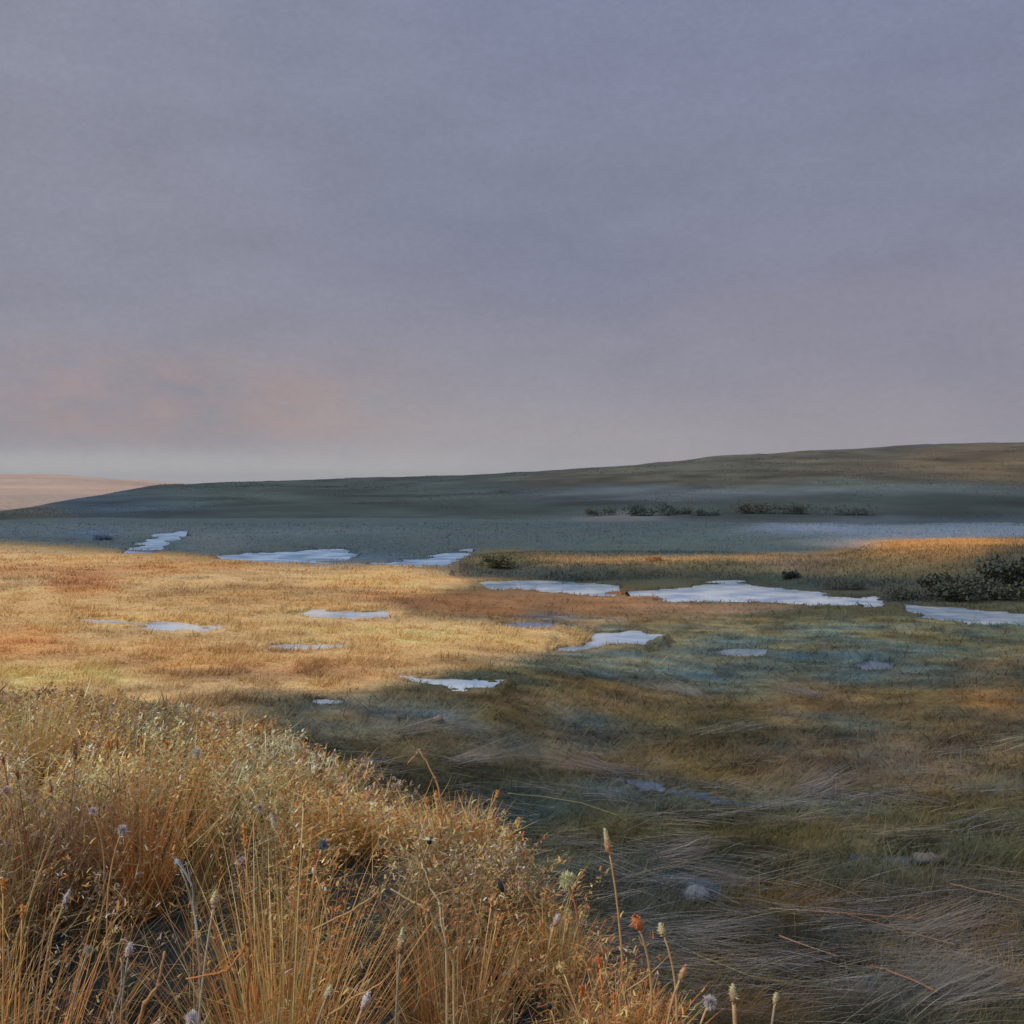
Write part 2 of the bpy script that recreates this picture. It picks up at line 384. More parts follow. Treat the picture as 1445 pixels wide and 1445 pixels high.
# ------------------------------------------------------------------ ground sheet
near = [0.0, .3, .6]
while near[-1] < 14: near.append(near[-1] * 1.016)
v0 = HY + ZC * F / near[-1]
far = [ZC * F / (v - HY) for v in np.arange(v0 - 1.4, 693, -1.4)] + [3200, 4500, 7000]
D = np.array(near + far)
uc = np.arange(-60, 1506, 2.0)
th_in = np.arctan((uc - CX) / F)
th = np.concatenate([np.linspace(-math.pi, th_in[0], 62)[:-1], th_in, np.linspace(th_in[-1], math.pi, 62)[1:-1]])
TH, DD = np.meshgrid(th, D)
RR = DD / np.cos(np.clip(TH, -R(58), R(58)))
X, Y = RR * np.sin(TH), RR * np.cos(TH)
Z, Sd, Mm, Ff, Wet, U_, D_ = height(X.ravel(), Y.ravel(), True)
Z = Z - np.clip((D_ - 150) / 100, 0, 1) * 0.0
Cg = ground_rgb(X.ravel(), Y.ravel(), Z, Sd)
wetm = (1 - ss(-1, 3.5, Wet))[:, None]
Cg = Cg * (1 - .55 * wetm)                      # wet peat at the water's edge
V = np.stack([X.ravel(), Y.ravel(), Z], 1)
nr, nc = X.shape
ii = np.arange(nr - 1)[:, None] * nc; jj = np.arange(nc)[None, :]; j2 = (jj + 1) % nc
Fq = np.stack([ii + jj, ii + j2, ii + nc + j2, ii + nc + jj], -1).reshape(-1, 4)
Fq = Fq[nc:]                                     # ring at the centre becomes a fan
fan = np.stack([np.zeros(nc, int), nc + j2[0], nc + jj[0]], 1)
g = mesh_obj('ground', V, Fq, Cg, M_ground)
tag(g, 'wide open marsh ground with straw meadow, dark bog and a foreground bank', 'ground', kind='structure')

# ------------------------------------------------------------------ hills
def hill(name, label, us, ridge_y, ridge_d, foot_d, back, colour, nz=60):
    uu = np.concatenate([np.arange(-1700, -60, 40.), np.arange(-60, 1506, 3.), np.arange(1510, 3200, 40.)])
    tt = np.concatenate([np.linspace(0, 1, nz), 1 + np.linspace(.03, .6, 14)])
    UU, TT = np.meshgrid(uu, tt)
    dr = np.interp(UU, us, ridge_d); yr = np.interp(UU, us, ridge_y)
    k = np.array([.05, .25, .4, .25, .05])
    zr = ZC + (HY - yr) / F * dr
    for _ in range(3):
        zr = sum(kk * np.roll(zr, s, 1) for kk, s in zip(k, (-6, -3, 0, 3, 6)))
    df = np.interp(UU, us, foot_d)
    d = df + (dr - df) * TT
    xx = (UU - CX) * d / F
    prof = np.where(TT < 1, (np.clip(TT, 0, 1) ** 1.0 * .8 + .2 * ss(0, 1, TT)), 1 - (np.clip(TT - 1, 0, 1) / .6) ** 1.5 * back)
    z = -1.2 + (zr + 1.2) * prof + fbm(xx / 60, d / 60, 5, 4) * .006 * (d - df) * np.clip(TT * (1.15 - TT) * 4, 0, 1)
    z = z + fbm(xx / 9, d / 9, 15, 3) * .12 * np.clip(TT * 5, 0, 1)
    c = colour(UU, HY + (ZC - z) * F / d, xx, d)
    nr, nc = UU.shape
    ii = np.arange(nr - 1)[:, None] * nc; jj = np.arange(nc - 1)[None, :]
    Fq = np.stack([ii + jj, ii + jj + 1, ii + nc + jj + 1, ii + nc + jj], -1).reshape(-1, 4)
    o = mesh_obj(name, np.stack([xx.ravel(), d.ravel(), z.ravel()], 1), Fq, c.reshape(-1, 3), M_hill)
    tag(o, label, 'hill', kind='structure')
    return xx, d, z, c, uu
def moor_col(u, v, x, d):
    c = np.empty(u.shape + (3,)); c[:] = alb((55, 69, 69), .66)
    uw = u + 50 * fbm(x / 40, d / 40, 101, 4); vw = v + 8 * fbm(x / 30, d / 50, 103, 4)
    for bu, bv, ru, rv, col, k in [
        (1250,655,330,22,(92,84,66),.9),(1420,650,110,24,(104,88,62),.8),(900,676,160,11,(84,80,62),.8),(1000,660,120,12,(76,80,70),.7),
        (150,712,140,18,(58,80,98),.8),(20,722,60,12,(76,78,66),.8),(330,700,120,14,(60,76,72),.6),(600,715,260,16,(58,72,70),.6),
        (950,697,220,9,(88,100,106),.8),(1250,690,260,6,(92,104,106),.7),(900,735,160,8,(88,98,106),.7),(1300,715,260,16,(58,72,72),.8),(1180,735,120,9,(82,94,108),.7),  # pale blue-grey bands paint mist into the slope colour
        (880,726,70,5,(110,108,112),.5),(1350,738,180,8,(84,100,116),.6),(1120,720,150,14,(66,76,74),.6),(700,738,200,6,(74,88,92),.6),(640,690,200,8,(62,76,76),.5)]:
        q = ((uw - bu) / (ru * 1.1)) ** 2 + ((vw - bv) / (rv * 1.1)) ** 2
        c = c + (alb(col, .68) - c) * (np.exp(-q * q * .6) * k * .9)[..., None]
    n = 1 + .75 * fbm(x / 14, d / 26, 105, 5)
    return np.clip(c * n[..., None], .006, .6)
def far_col(u, v, x, d):
    c = np.empty(u.shape + (3,)); c[:] = alb((154, 130, 114), 1.0, 1.0)
    n = fbm(x / 140, d / 120, 111, 5)
    c = c + (alb((160, 134, 116)) - c) * (ss(690, 703, v))[..., None]
    return np.clip(c * (1 + .35 * n[..., None]), .01, .7)
US = [-1700, -400, -100, 0, 60, 100, 180, 240, 400, 600, 750, 900, 1000, 1150, 1300, 1445, 1800, 3200]
HILL = hill('hill', 'dark green moor slope rising to the right behind the marsh', US,
     [730, 730, 726, 722, 713, 705, 692, 683, 678, 674, 666, 655, 646, 637, 630, 625, 612, 590],
     [150, 150, 165, 180, 215, 250, 330, 400, 520, 600, 620, 640, 650, 650, 650, 650, 650, 650],
     [128, 128, 128, 128, 126, 124, 122, 118, 112, 108, 108, 108, 112, 118, 122, 124, 124, 124], .5, moor_col, 120)
hill('hill', 'far tan hill on the skyline at the left edge', [-1700, -500, 0, 100, 200, 250, 330, 500, 900, 3200],
     [652, 655, 668, 671, 678, 683, 689, 694, 698, 698], [1800] * 10, [820] * 10, .6, far_col, 50)

# ------------------------------------------------------------------ water
for name, lv, lab, tint, poly in WATER:
    p = np.array(poly, float)
    # outline opened a little so that the banks cut the shoreline
    c = p.mean(0); q = []
    for i in range(len(p)):
        a, b, e = p[i - 1], p[i], p[(i + 1) % len(p)]
        t = (e - a) / (np.linalg.norm(e - a) + 1e-6); nrm = np.array([t[1], -t[0]])
        q.append(b + nrm * 6.5)
    q = np.array(q)
    if polysd(q[:, 0], q[:, 1], p).mean() < 0:
        q = np.array([2 * b - k for b, k in zip(p, q)])
    q[:, 1] = np.maximum(q[:, 1], HY + 8)
    d = (ZC - lv) * F / (q[:, 1] - HY); x = (q[:, 0] - CX) * d / F
    ctr = np.array([x.mean(), d.mean(), lv])
    V = np.stack([x, d, np.full(len(x), lv)], 1)
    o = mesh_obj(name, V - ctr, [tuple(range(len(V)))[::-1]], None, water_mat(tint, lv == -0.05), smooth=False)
    if o.data.polygons[0].normal.z < 0: o.data.flip_normals()
    o.location = ctr
    tag(o, lab, 'water', kind='structure')

# ------------------------------------------------------------------ stuff: grasses too many to count
def px_ground(u, v, zg):
    """points on the land seen at bearing u, dip v; zg a first guess of the height"""
    z = np.full(len(u), zg) if np.isscalar(zg) else zg
    for _ in range(6):
        d = (ZC - z) * F / (v - HY); x = (u - CX) * d / F
        z = lerp(z, height(x, d), .8)
    return x, d

def short_grass():
    n = 190000
    v = HY + 76 + 290 * rng.random(n) ** 1.15; u = rng.uniform(-120, 990, n)
    x, d = px_ground(u, v, .8)
    z, s, m, f, wet, uu, dd = height(x, d, True)
    mm = polysd(u, v, MEADOW)
    ok = (rng.random(n) < 1 - ss(-16, 14, mm + 30 * fbm(x / 2.2, d / 2.2, 5, 4))) & (wet > .5) & (d < 75) & (s < .25)
    x, d, z = x[ok], d[ok], z[ok]; n = len(x)
    c = ground_rgb(x, d, z)
    tuft = ss(-.15, .35, fbm(x / .7, d / .7, 131, 3))
    h = (.04 + .20 * tuft * rng.random(n)) * (1 + .4 * rng.random(n))
    w = np.clip(.0008 * d, .006, .05)
    k = rng.uniform(.75, 1.35, n)[:, None]
    warm = rng.normal(0, .12, n)[:, None] * np.array([.6, 0, -.6])
    c1 = np.clip(c * k * (1.15 + warm), .01, .85)
    B = blades(np.stack([x, d, z - .01], 1), h, rng.normal(1.6, 1.2, n), rng.uniform(.2, 1.0, n), rng.uniform(.2, .9, n), w, c * .8, c1, 3)
    tag(mesh_obj('meadow_grass', *B, M_grass), 'short straw-coloured grass covering the meadow left of the stream', 'grass', kind='stuff')

def marsh_grass():
    n = 150000
    v = HY + 128 + 740 * rng.random(n) ** .9; u = rng.uniform(250, 1850, n)
    x, d = px_ground(u, v, .0)
    z, s, m, f, wet, uu, dd = height(x, d, True)
    mm = polysd(u, v, MEADOW)
    ok = (rng.random(n) < ss(-14, 8, mm + 26 * fbm(x / 2.2, d / 2.2, 6, 4))) & (wet > 1.0) & (d < 46) & (s < .15) & (d > 4)
    x, d, z, u, v = x[ok], d[ok], z[ok], u[ok], v[ok]; n = len(x)
    c = ground_rgb(x, d, z)
    flow = 1.35 + 1.3 * fbm(x / 1.6, d / 2.4, 141, 2)
    az = flow + rng.normal(0, .75, n) + np.where(rng.random(n) < .35, math.pi, 0)
    sw = ss(0.0, .3, fbm(x / 1.1, d / 1.5, 143, 3))
    pale = (rng.random(n) < .03 + .10 * sw)[:, None]
    k = rng.uniform(.7, 1.6, n)[:, None]
    warm = rng.normal(0, .24, n)[:, None] * np.array([1, .1, -1])
    c1 = np.where(pale, c * .55 + alb((140, 132, 126)) * .45 * rng.uniform(.6, 1.3, (n, 1)), np.clip(c * k * (1 + warm), .005, .7))
    yel = (rng.random(n) < .006)[:, None]
    c1 = np.where(yel, alb((150, 134, 64)), c1)
    L = rng.uniform(.08, .42, n) * np.where(pale[:, 0], 1.3, 1)
    w = np.clip(.00062 * d, .004, .03) * rng.uniform(.7, 1.3, n)
    lean = rng.uniform(.7, 1.42, n)
    B1 = blades(np.stack([x, d, z + .005], 1), L, az, lean, rng.uniform(-.05, .35, n), w, c * .95, c1 * 1.0, 4)
    # combed streaks of pale dead sedge
    gu = rng.uniform(420, 1500, 260); gv = HY + 330 + 425 * rng.random(260) ** .7
    gx, gd = px_ground(gu, gv, 0.); gz, gs, _, _, gw, _, _ = height(gx, gd, True)
    k_ = (gs < -.2) & (gw > 2); gx, gd = gx[k_], gd[k_]; G = len(gx); per = 16
    ga = np.where(rng.random(G) < .5, 1.57, -1.57) + rng.normal(0, .3, G)
    bx = np.repeat(gx, per) + rng.normal(0, .22, G * per); by = np.repeat(gd, per) + rng.normal(0, .16, G * per)
    ba = np.repeat(ga, per) + rng.normal(0, .13, G * per); bl = np.repeat(rng.uniform(.35, 1.0, G), per) * rng.uniform(.4, 1.2, G * per)
    bz = np.maximum(height(bx, by), height(bx + np.sin(ba) * bl * .5, by + np.cos(ba) * bl * .5))
    bc = np.repeat(np.array([alb(q, 1.15) for q in [(136,138,140),(150,144,134),(122,128,132),(154,142,120),(136,128,134)]])[rng.integers(0, 5, G)], per, 0) * rng.uniform(.5, 1.2, (G * per, 1))
    B3 = blades(np.stack([bx, by, bz + .04], 1), bl, ba, rng.uniform(1.22, 1.40, G * per), rng.uniform(.15, .5, G * per), np.clip(.0007 * by, .004, .016) * rng.uniform(.6, 1.3, G * per), bc * .7, bc, 5)
    # sedge along every shoreline
    eu = []; ev = []
    for nm, lv, lab, tint, poly in WATER:
        p = np.array(poly, float); k_ = int(250 + 16 * (np.ptp(p[:, 0])))
        eu.append(rng.uniform(p[:, 0].min() - 8, p[:, 0].max() + 8, k_)); dd_ = (ZC - lv) * F / (rng.uniform(p[:, 1].min() - 5, p[:, 1].max() + 5, k_) - HY); ev.append(dd_)
    eu = np.concatenate(eu); ed = np.concatenate(ev); ex = (eu - CX) * ed / F
    ez, es, em, _, ew, _, _ = height(ex, ed, True)
    k_ = (ew > -1.6) & (ew < 3.2) & (rng.random(len(ew)) < .75); ex, ed, ez = ex[k_], ed[k_], ez[k_]; n4 = len(ex)
    ec = ground_rgb(ex, ed, np.maximum(ez, 0)) * rng.uniform(.9, 1.9, (n4, 1))
    B4 = blades(np.stack([ex, ed, ez - .01], 1), rng.uniform(.05, .19, n4) * np.clip(ed / 40, .45, 1.6), rng.uniform(0, 6.3, n4), rng.uniform(.2, 1.2, n4), rng.uniform(.1, .8, n4), np.clip(.0008 * ed, .006, .06), ec * .9, np.clip(ec, .004, .7), 3)
    # short upright tufts give the bog its nap
    q = rng.random(n) < .55
    xx, yy, zz = x[q], d[q], z[q]; n2 = len(xx)
    B2 = blades(np.stack([xx, yy, zz - .01], 1), rng.uniform(.03, .12, n2), rng.uniform(0, 6.3, n2), rng.uniform(.3, 1.1, n2), rng.uniform(0, .8, n2),
                np.clip(.0009 * yy, .006, .03), c[q] * 1.0, np.clip(c[q] * rng.uniform(.95, 1.9, (n2, 1)), .005, .7), 2)
    tag(mesh_obj('marsh_grass', *cat_blades(B1, B2, B3, B4), M_grass), 'flattened wet olive and mauve grass lying over the dark marsh', 'grass', kind='stuff')

def fringe_grass():
    n = 26000
    n = 75000; u = rng.uniform(640, 1760, n); d = 38 + 42 * rng.random(n); x = (u - CX) * d / F
    z, s, m, f, wet, uu, dd = height(x, d, True)
    ok = (f > .05) & (wet > 1) & (d < 80) & (d > 38)
    x, d, z = x[ok], d[ok], z[ok]; n = len(x)
    c = ground_rgb(x, d, z)
    B = blades(np.stack([x, d, z - .02], 1), rng.uniform(.08, .24, n), rng.uniform(0, 6.3, n), rng.uniform(.1, .8, n), rng.uniform(.1, .9, n),
               rng.uniform(.03, .05, n), c * .95, np.clip(c * rng.uniform(.8, 1.4, (n, 1)), .005, .8), 3)
    tag(mesh_obj('bank_fringe_grass', *B, M_grass), 'rough tan and olive grass along the far bank of the stream', 'grass', kind='stuff')

# canopy of the reed bank : height of growth over the bank
def canopy(x, y):
    z, s, m, f = base_z(x, y)
    u, d = to_ud(x, y)
    h = np.interp(d, [2, 3.6, 4.4, 5.2, 6, 7.5, 9, 12, 16, 19], [.25, .4, .62, 1.0, 1.18, .85, .62, .5, .3, .12])
    h = h * lerp(.50, 1.0, ss(0.5, 1.9, s)) * ss(-.5, .1, s)
    h = h * (1 + .35 * fbm(x / .8, y / .8, 151, 3))
    return z, h, s
STRAW = [(212,190,140),(198,172,116),(184,150,92),(176,134,74),(158,112,62),(190,146,82),(196,164,106),(136,118,76),(118,102,80),(164,148,118),(146,122,70),(108,104,76)]
def palette(n, x, y, warm=0.0):
    p = np.array([alb(c, 1.15) for c in STRAW])
    base = fbm(x / .55, y / .55, 161, 3) + .25 * fbm(x / 2.2, y / 2.2, 163, 2)
    idx = np.clip(((base * 1.25 + .55) / 1.1 * len(p)) + rng.normal(0, 1.2, n), 0, len(p) - 1).astype(int)
    big = fbm(np.asarray(x) / 1.4, np.asarray(y) / 1.4, 167, 3)
    return p[idx] * rng.uniform(.75, 1.25, (n, 1)) * (1 + big[:, None] * np.array([.5, .72, .8]))
def bank_grass():
    Bs = []
    # main stems, sampled more thickly close by
    n = 120000
    d = 3.0 + 16 * rng.random(n) ** 1.45
    u = rng.uniform(-260, 1150, n); x = (u - CX) * d / F
    z, h, s = canopy(x, d)
    clump = fbm(x / .38, d / .38, 171, 3)
    ok = (s > -.35) & (rng.random(n) < np.clip(.42 + 1.5 * clump, .03, 1)) & (h > .04)
    ok &= rng.random(n) < np.maximum(np.interp(d, [3, 4.2, 5.2, 6.5], [.02, .07, .32, 1]), .9 * ss(1.9, .9, s))
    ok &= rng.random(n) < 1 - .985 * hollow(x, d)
    x, d, z, h, s = x[ok], d[ok], z[ok], h[ok], s[ok]; n = len(x)
    z = height(x, d)
    L = h * rng.uniform(.55, 1.12, n)
    c = palette(n, x, d)
    flow = 1.9 + 2.6 * fbm(x / .9, d / .9, 173, 2)
    az = flow + rng.normal(0, .8, n)
    lean = np.abs(rng.normal(.16, .30, n)); curl = np.abs(rng.normal(.55, .6, n))
    w = np.clip(.0011 * d, .004, .02) * rng.uniform(.6, 1.35, n)
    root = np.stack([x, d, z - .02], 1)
    Bs.append(blades(root, L, az, lean, curl, w, c * np.array([.72, .74, .72]), c, 5))  # blade roots painted darker, imitating shade low in the growth
    # seed panicles and dry flower heads along the tops of the stems
    q = rng.random(n) < lerp(.62, .95, ss(1.9, .9, s))
    t0 = tips(root[q], L[q], az[q], lean[q], curl[q], 5); t1 = tips(root[q], L[q] * .72, az[q], lean[q], curl[q] * .72, 5); m = len(t0)
    for k in range(8):
        t = lerp(t1, t0, rng.random((m, 1)) ** .6)
        cc = palette(m, t[:, 0], t[:, 1]) * rng.uniform(.7, 1.45, (m, 1))
        patch = fbm(t[:, 0] / .9, t[:, 1] / .9, 191, 3)
        cc = np.where(((rng.random(m) < .30) & (patch > .08))[:, None], alb((152, 130, 128), 1.05) * rng.uniform(.6, 1.2, (m, 1)), cc)
        cc = np.where(((rng.random(m) < .22) & (patch < -.12))[:, None], alb((178, 104, 48), 1.05) * rng.uniform(.6, 1.2, (m, 1)), cc)
        cc = np.where((rng.random(m) < .03)[:, None], alb((222, 208, 182), 1.1), cc)
        Bs.append(blades(t + rng.normal(0, .012, (m, 3)), rng.uniform(.016, .046, m), az[q] + rng.normal(0, 1.4, m), rng.uniform(.1, 1.7, m), rng.uniform(0, 1.2, m),
                         np.clip(.0020 * t[:, 1], .008, .028) * rng.uniform(.4, 1.3, m), cc * .9, np.clip(cc, .01, .85), 2, .4))
    # tangled low undergrowth
    n = 42000
    d = 3.0 + 13 * rng.random(n) ** 1.3; u = rng.uniform(-260, 1150, n); x = (u - CX) * d / F
    z, h, s = canopy(x, d); ok = (s > -.5) & (rng.random(n) < 1 - hollow(x, d))
    x, d, h = x[ok], d[ok], h[ok]; z = height(x, d); n = len(x)
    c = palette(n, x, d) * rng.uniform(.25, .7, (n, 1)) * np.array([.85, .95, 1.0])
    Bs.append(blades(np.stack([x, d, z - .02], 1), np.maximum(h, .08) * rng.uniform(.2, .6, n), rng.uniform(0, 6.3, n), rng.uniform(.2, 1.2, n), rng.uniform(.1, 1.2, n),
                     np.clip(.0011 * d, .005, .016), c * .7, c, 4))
    # bent and broken dead blades matted through the growth
    n = 46000
    d = 3.4 + 13 * rng.random(n) ** 1.3; u = rng.uniform(-260, 1150, n); x = (u - CX) * d / F
    z, h, s = canopy(x, d); ok = (s > -.3) & (rng.random(n) < 1 - .85 * hollow(x, d)) & (h > .1)
    x, d, h = x[ok], d[ok], h[ok]; z = height(x, d) + h * rng.uniform(.15, .85, len(x)); n = len(x)
    c = palette(n, x, d) * rng.uniform(.6, 1.15, (n, 1))
    Bs.append(blades(np.stack([x, d, z], 1), rng.uniform(.08, .34, n), rng.uniform(0, 6.3, n), rng.uniform(.8, 2.0, n), rng.uniform(-.6, .8, n),
                     np.clip(.0011 * d, .004, .014) * rng.uniform(.5, 1.2, n), c * .85, c, 4))
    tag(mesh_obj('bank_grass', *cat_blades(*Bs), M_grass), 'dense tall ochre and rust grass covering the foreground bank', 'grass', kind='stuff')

def moor_scrub():
    xx, d, z, c, uu = HILL
    n = 85000
    cols = np.where((uu > -80) & (uu < 1520))[0]
    j = rng.choice(cols[:-1], n); i = (rng.random(n) ** 1.4 * 118).astype(int)
    a, b = rng.random((2, n))
    def bl(q):
        w = lambda k: k[:, None] if q.ndim == 3 else k
        return (q[i, j] * w(1 - a) + q[i, j + 1] * w(a)) * w(1 - b) + (q[i + 1, j] * w(1 - a) + q[i + 1, j + 1] * w(a)) * w(b)
    P = np.stack([bl(xx), bl(d), bl(z) - .05], 1); C = bl(c)
    patch = ss(-.1, .25, fbm(P[:, 0] / 16, P[:, 1] / 30, 201, 4))
    h = np.clip(.0014 * P[:, 1], .15, .6) * rng.uniform(.3, 1, n) * (.35 + .65 * patch)
    C = C * rng.uniform(1.2, 2.2, (n, 1)) * (1 + rng.normal(0, .12, (n, 1)) * np.array([1, 0, -1]))
    B1 = blades(P, h, rng.uniform(0, 6.3, n), rng.uniform(.2, 1.2, n), rng.uniform(0, .8, n), h * rng.uniform(.5, 1.3, n), C, C, 2, .4)
    n = 95000
    u = rng.uniform(-80, 1520, n); v = rng.uniform(738, 800, n); dd = ZC * F / (v - HY); x = (u - CX) * dd / F
    zz, s, m, f, wet, _, _ = height(x, dd, True)
    ok = (m < .1) & (f < .1) & (wet > 1); x, dd, zz = x[ok], dd[ok], zz[ok]; n = len(x)
    C = ground_rgb(x, dd, zz) * rng.uniform(1.0, 2.0, (n, 1))
    h = np.clip(.0013 * dd, .08, .24) * rng.uniform(.3, 1, n)
    B2 = blades(np.stack([x, dd, zz - .02], 1), h, rng.uniform(0, 6.3, n), rng.uniform(.2, 1.3, n), rng.uniform(0, .8, n), h * rng.uniform(.4, 1., n), C, C, 2, .4)
    tag(mesh_obj('heather', *cat_blades(B1, B2), M_leaf), 'low dark heather and rushes covering the moor slope and the plain below it', 'heather', kind='stuff')
short_grass(); marsh_grass(); fringe_grass(); bank_grass(); moor_scrub()

# ------------------------------------------------------------------ single plants
def canopy_hit(u, v, lift=.03):
    d = np.linspace(3.4, 22, 900); x = (u - CX) * d / F; zr = ZC - (v - HY) * d / F
    z, h, s = canopy(x, d)
    k = np.where(zr < z + h * .92 + lift)[0]
    return float(d[k[0]]) if len(k) else 6.0
def ground_hit(u, v):
    d = np.linspace(3.4, 120, 6000); x = (u - CX) * d / F; zr = ZC - (v - HY) * d / F
    z = height(x, d); k = np.where(zr < z)[0]
    return float(d[k[0]]) if len(k) else 60.0
def bez(a, b, c, n=8):
    t = np.linspace(0, 1, n)[:, None]
    return (1 - t) ** 2 * a + 2 * t * (1 - t) * b + t * t * c

def spindle(mb, base, axis, L, rad, col, col2, prof, bumps=.18, n=9, k=12):
    axis = axis / np.linalg.norm(axis); a = np.cross(axis, [.2, 1, .1]); a /= np.linalg.norm(a); b = np.cross(axis, a)
    V = []; C = []
    for i in range(k + 1):
        t = i / k; r = rad * prof(t)
        for j in range(n):
            w = 2 * math.pi * (j + .5 * (i % 2)) / n
            rr = r * (1 + bumps * rng.uniform(-1, 1))
            V.append(base + axis * L * t + rr * (math.cos(w) * a + math.sin(w) * b))
            C.append(lerp(np.asarray(col), np.asarray(col2), t) * rng.uniform(.8, 1.2))
    Fs = [(i * n + j, i * n + (j + 1) % n, (i + 1) * n + (j + 1) % n, (i + 1) * n + j) for i in range(k) for j in range(n)]
    Fs += [tuple(range(n))[::-1], tuple(k * n + j for j in range(n))]
    mb.add(V, Fs, C)
def fluff(mb, p, axis, rad, cols, n=60, L=None, w=None):
    axis = np.asarray(axis, float); axis = axis / np.linalg.norm(axis)
    dirs = rng.normal(0, 1, (n, 3)) + axis * .6; dirs /= np.linalg.norm(dirs, axis=1)[:, None]
    az = np.arctan2(dirs[:, 0], dirs[:, 1]); ln = np.arccos(np.clip(dirs[:, 2], -1, 1))
    L = rad if L is None else L
    ci = rng.integers(0, len(cols), n); c = np.array(cols)[ci] * rng.uniform(.8, 1.2, (n, 1))
    mb.blades(blades(np.repeat(p[None], n, 0) + dirs * rad * .25, L * rng.uniform(.6, 1.1, n), az, ln, rng.uniform(-.3, .5, n), w or rad * .35, c * .8, c, 2, .3))
PROF = {'spike': lambda t: (math.sin(math.pi * min(1, .08 + t * .9)) ** .55) * (1 - .45 * t),
        'bud': lambda t: (math.sin(math.pi * (.12 + .86 * t ** 1.15)) ** .8) * (1 - .3 * t) + .03,
        'pod': lambda t: math.sin(math.pi * (.06 + .9 * t)) ** .8}

def stalk(name, label, cat, head_uv, root_uv, kind, c_head, c_tip, c_stem, size=(.10, .022), group=None, dd=None, lift=.04, thick=.006, bend=.15, leafy=True):
    u, v = head_uv; d = canopy_hit(u, v, lift) if dd is None else dd
    top = pix(u, v + 4, d)
    rx = (root_uv[0] - CX) * d / F
    rd = d + rng.uniform(-.06, .06)
    root = np.array([rx, rd, float(height(np.array([rx]), np.array([rd]))[0]) - .03])
    e = empty(name, root); tag(e, label, cat, group)
    top = top - root
    mid = top * .55 + np.array([-top[2] * bend * np.sign(top[0] + 1e-3), .02, top[2] * .08])
    P = bez(np.zeros(3), mid, top, 10)
    cs = alb(c_stem, .8)
    mb = MB(); mb.tube(P, np.linspace(thick * 1.2, thick * .7, 10), cs * .75, cs, 6); stem = mb.build('stem', M_stem, e)
    ax = P[-1] - P[-2]; ax = ax / np.linalg.norm(ax); ch = alb(c_head, .95); ct = alb(c_tip, .95)
    mb = MB(); L, r = size[0] * .85, size[1] * .78
    if kind in PROF:
        b0 = P[-1] - ax * L * .3
        spindle(mb, b0, ax, L, r, ch, ct, PROF[kind])
        if kind != 'pod':
            for t in np.linspace(.1, .95, 9):
                fluff(mb, b0 + ax * L * t, ax, r * 1.15 * PROF[kind](t) + .003, [lerp(ch, ct, t), ct], 10, None, r * .5)
    elif kind == 'fluffy':
        spindle(mb, P[-1] - ax * r * .6, ax, r * 1.2, r * .55, ch * .8, ch, PROF['pod'])
        fluff(mb, P[-1] + ax * r * .1, ax, r * .9, [ch, ct, ct], 260, None, r * .14)
    elif kind == 'flower':
        spindle(mb, P[-1] - ax * r * .5, ax, r * .9, r * .5, ch * .5, ch * .6, PROF['pod'])
    hd = mb.build('seed_head' if kind != 'flower' else 'flower_head', M_head, e)
    if kind == 'flower':
        for k in range(6):
            w = k * math.tau / 6 + .3; mb = MB()
            c = P[-1] + ax * r * .25
            mb.blades(blades(c[None] + np.array([[0, 0, 0]]), r * 1.5, w, 1.0, .7, r * .95, (ct if k % 3 else ch)[None], (ct * 1.05 if k % 3 else ch)[None], 5, .45))
            mb.build('petal', M_head, hd)
    if leafy:
        n = 2
        for k in range(n):
            i = 2 + 2 * k; mb = MB(); sgn = rng.uniform(0, 6.28)
            mb.blades(blades(P[i][None], .22 * rng.uniform(.7, 1.3) * min(1, top[2] + .3), sgn, .5, 1.1, .011, (cs * .8)[None], cs[None], 5))
            mb.build('leaf', M_grass, e)
    return e

CR, RU, OR, WH, MA, SL, NV, TN = (214,192,150), (150,94,60), (178,112,68), (226,220,210), (176,156,156), (96,112,126), (44,50,66), (186,150,100)
ST, SG = (176,146,98), (150,140,118)
G = 'seed stalks standing in the foreground grass bank'
stalk('seed_stalk', 'tall pale seed spike with an orange middle, alone at the bank edge against dark marsh', 'seed stalk', (858,1190), (880,1310), 'spike', OR, CR, TN, (.15,.027), G, dd=5.4, bend=.05)
stalk('seed_stalk', 'rust seed spike with a pale tip in front of the dark hollow, bottom centre left', 'seed stalk', (566,1330), (556,1470), 'spike', RU, CR, SG, (.12,.022), G, dd=4.3, bend=.03)
stalk('seed_stalk', 'upright pale-capped bud on a thick stem at the bottom edge, right of the bank', 'seed stalk', (1035,1404), (1040,1475), 'bud', RU, CR, TN, (.09,.02), G, dd=4.25, bend=.02, thick=.011)
stalk('seed_stalk', 'thin stalk leaning right with a small tan bud, rightmost stalk at the bottom edge', 'seed stalk', (1094,1408), (1066,1480), 'bud', TN, CR, SG, (.05,.015), G, dd=4.3, bend=.02)
stalk('seed_stalk', 'pinkish seed head on a long slender pale stalk, left of the ochre fan', 'seed stalk', (302,1270), (258,1410), 'bud', (186,140,116), CR, (178,170,140), (.09,.022), G, dd=4.6, bend=.03)
stalk('seed_stalk', 'greyish round head on a short upright stem, low in the left corner', 'seed stalk', (124,1338), (124,1420), 'fluffy', (150,146,130), (176,170,156), SG, (.05,.026), G, dd=4.4)
stalk('seed_stalk', 'drooping pink-grey head above a dark gap, bottom left', 'seed stalk', (182,1340), (200,1420), 'bud', (176,136,122), WH, SG, (.07,.02), G, dd=4.4, bend=-.1)
stalk('seed_stalk', 'bright white fluffy head cut by the bottom edge at left', 'seed stalk', (270,1434), (268,1500), 'fluffy', (196,184,184), WH, SG, (.05,.034), G, dd=3.9)
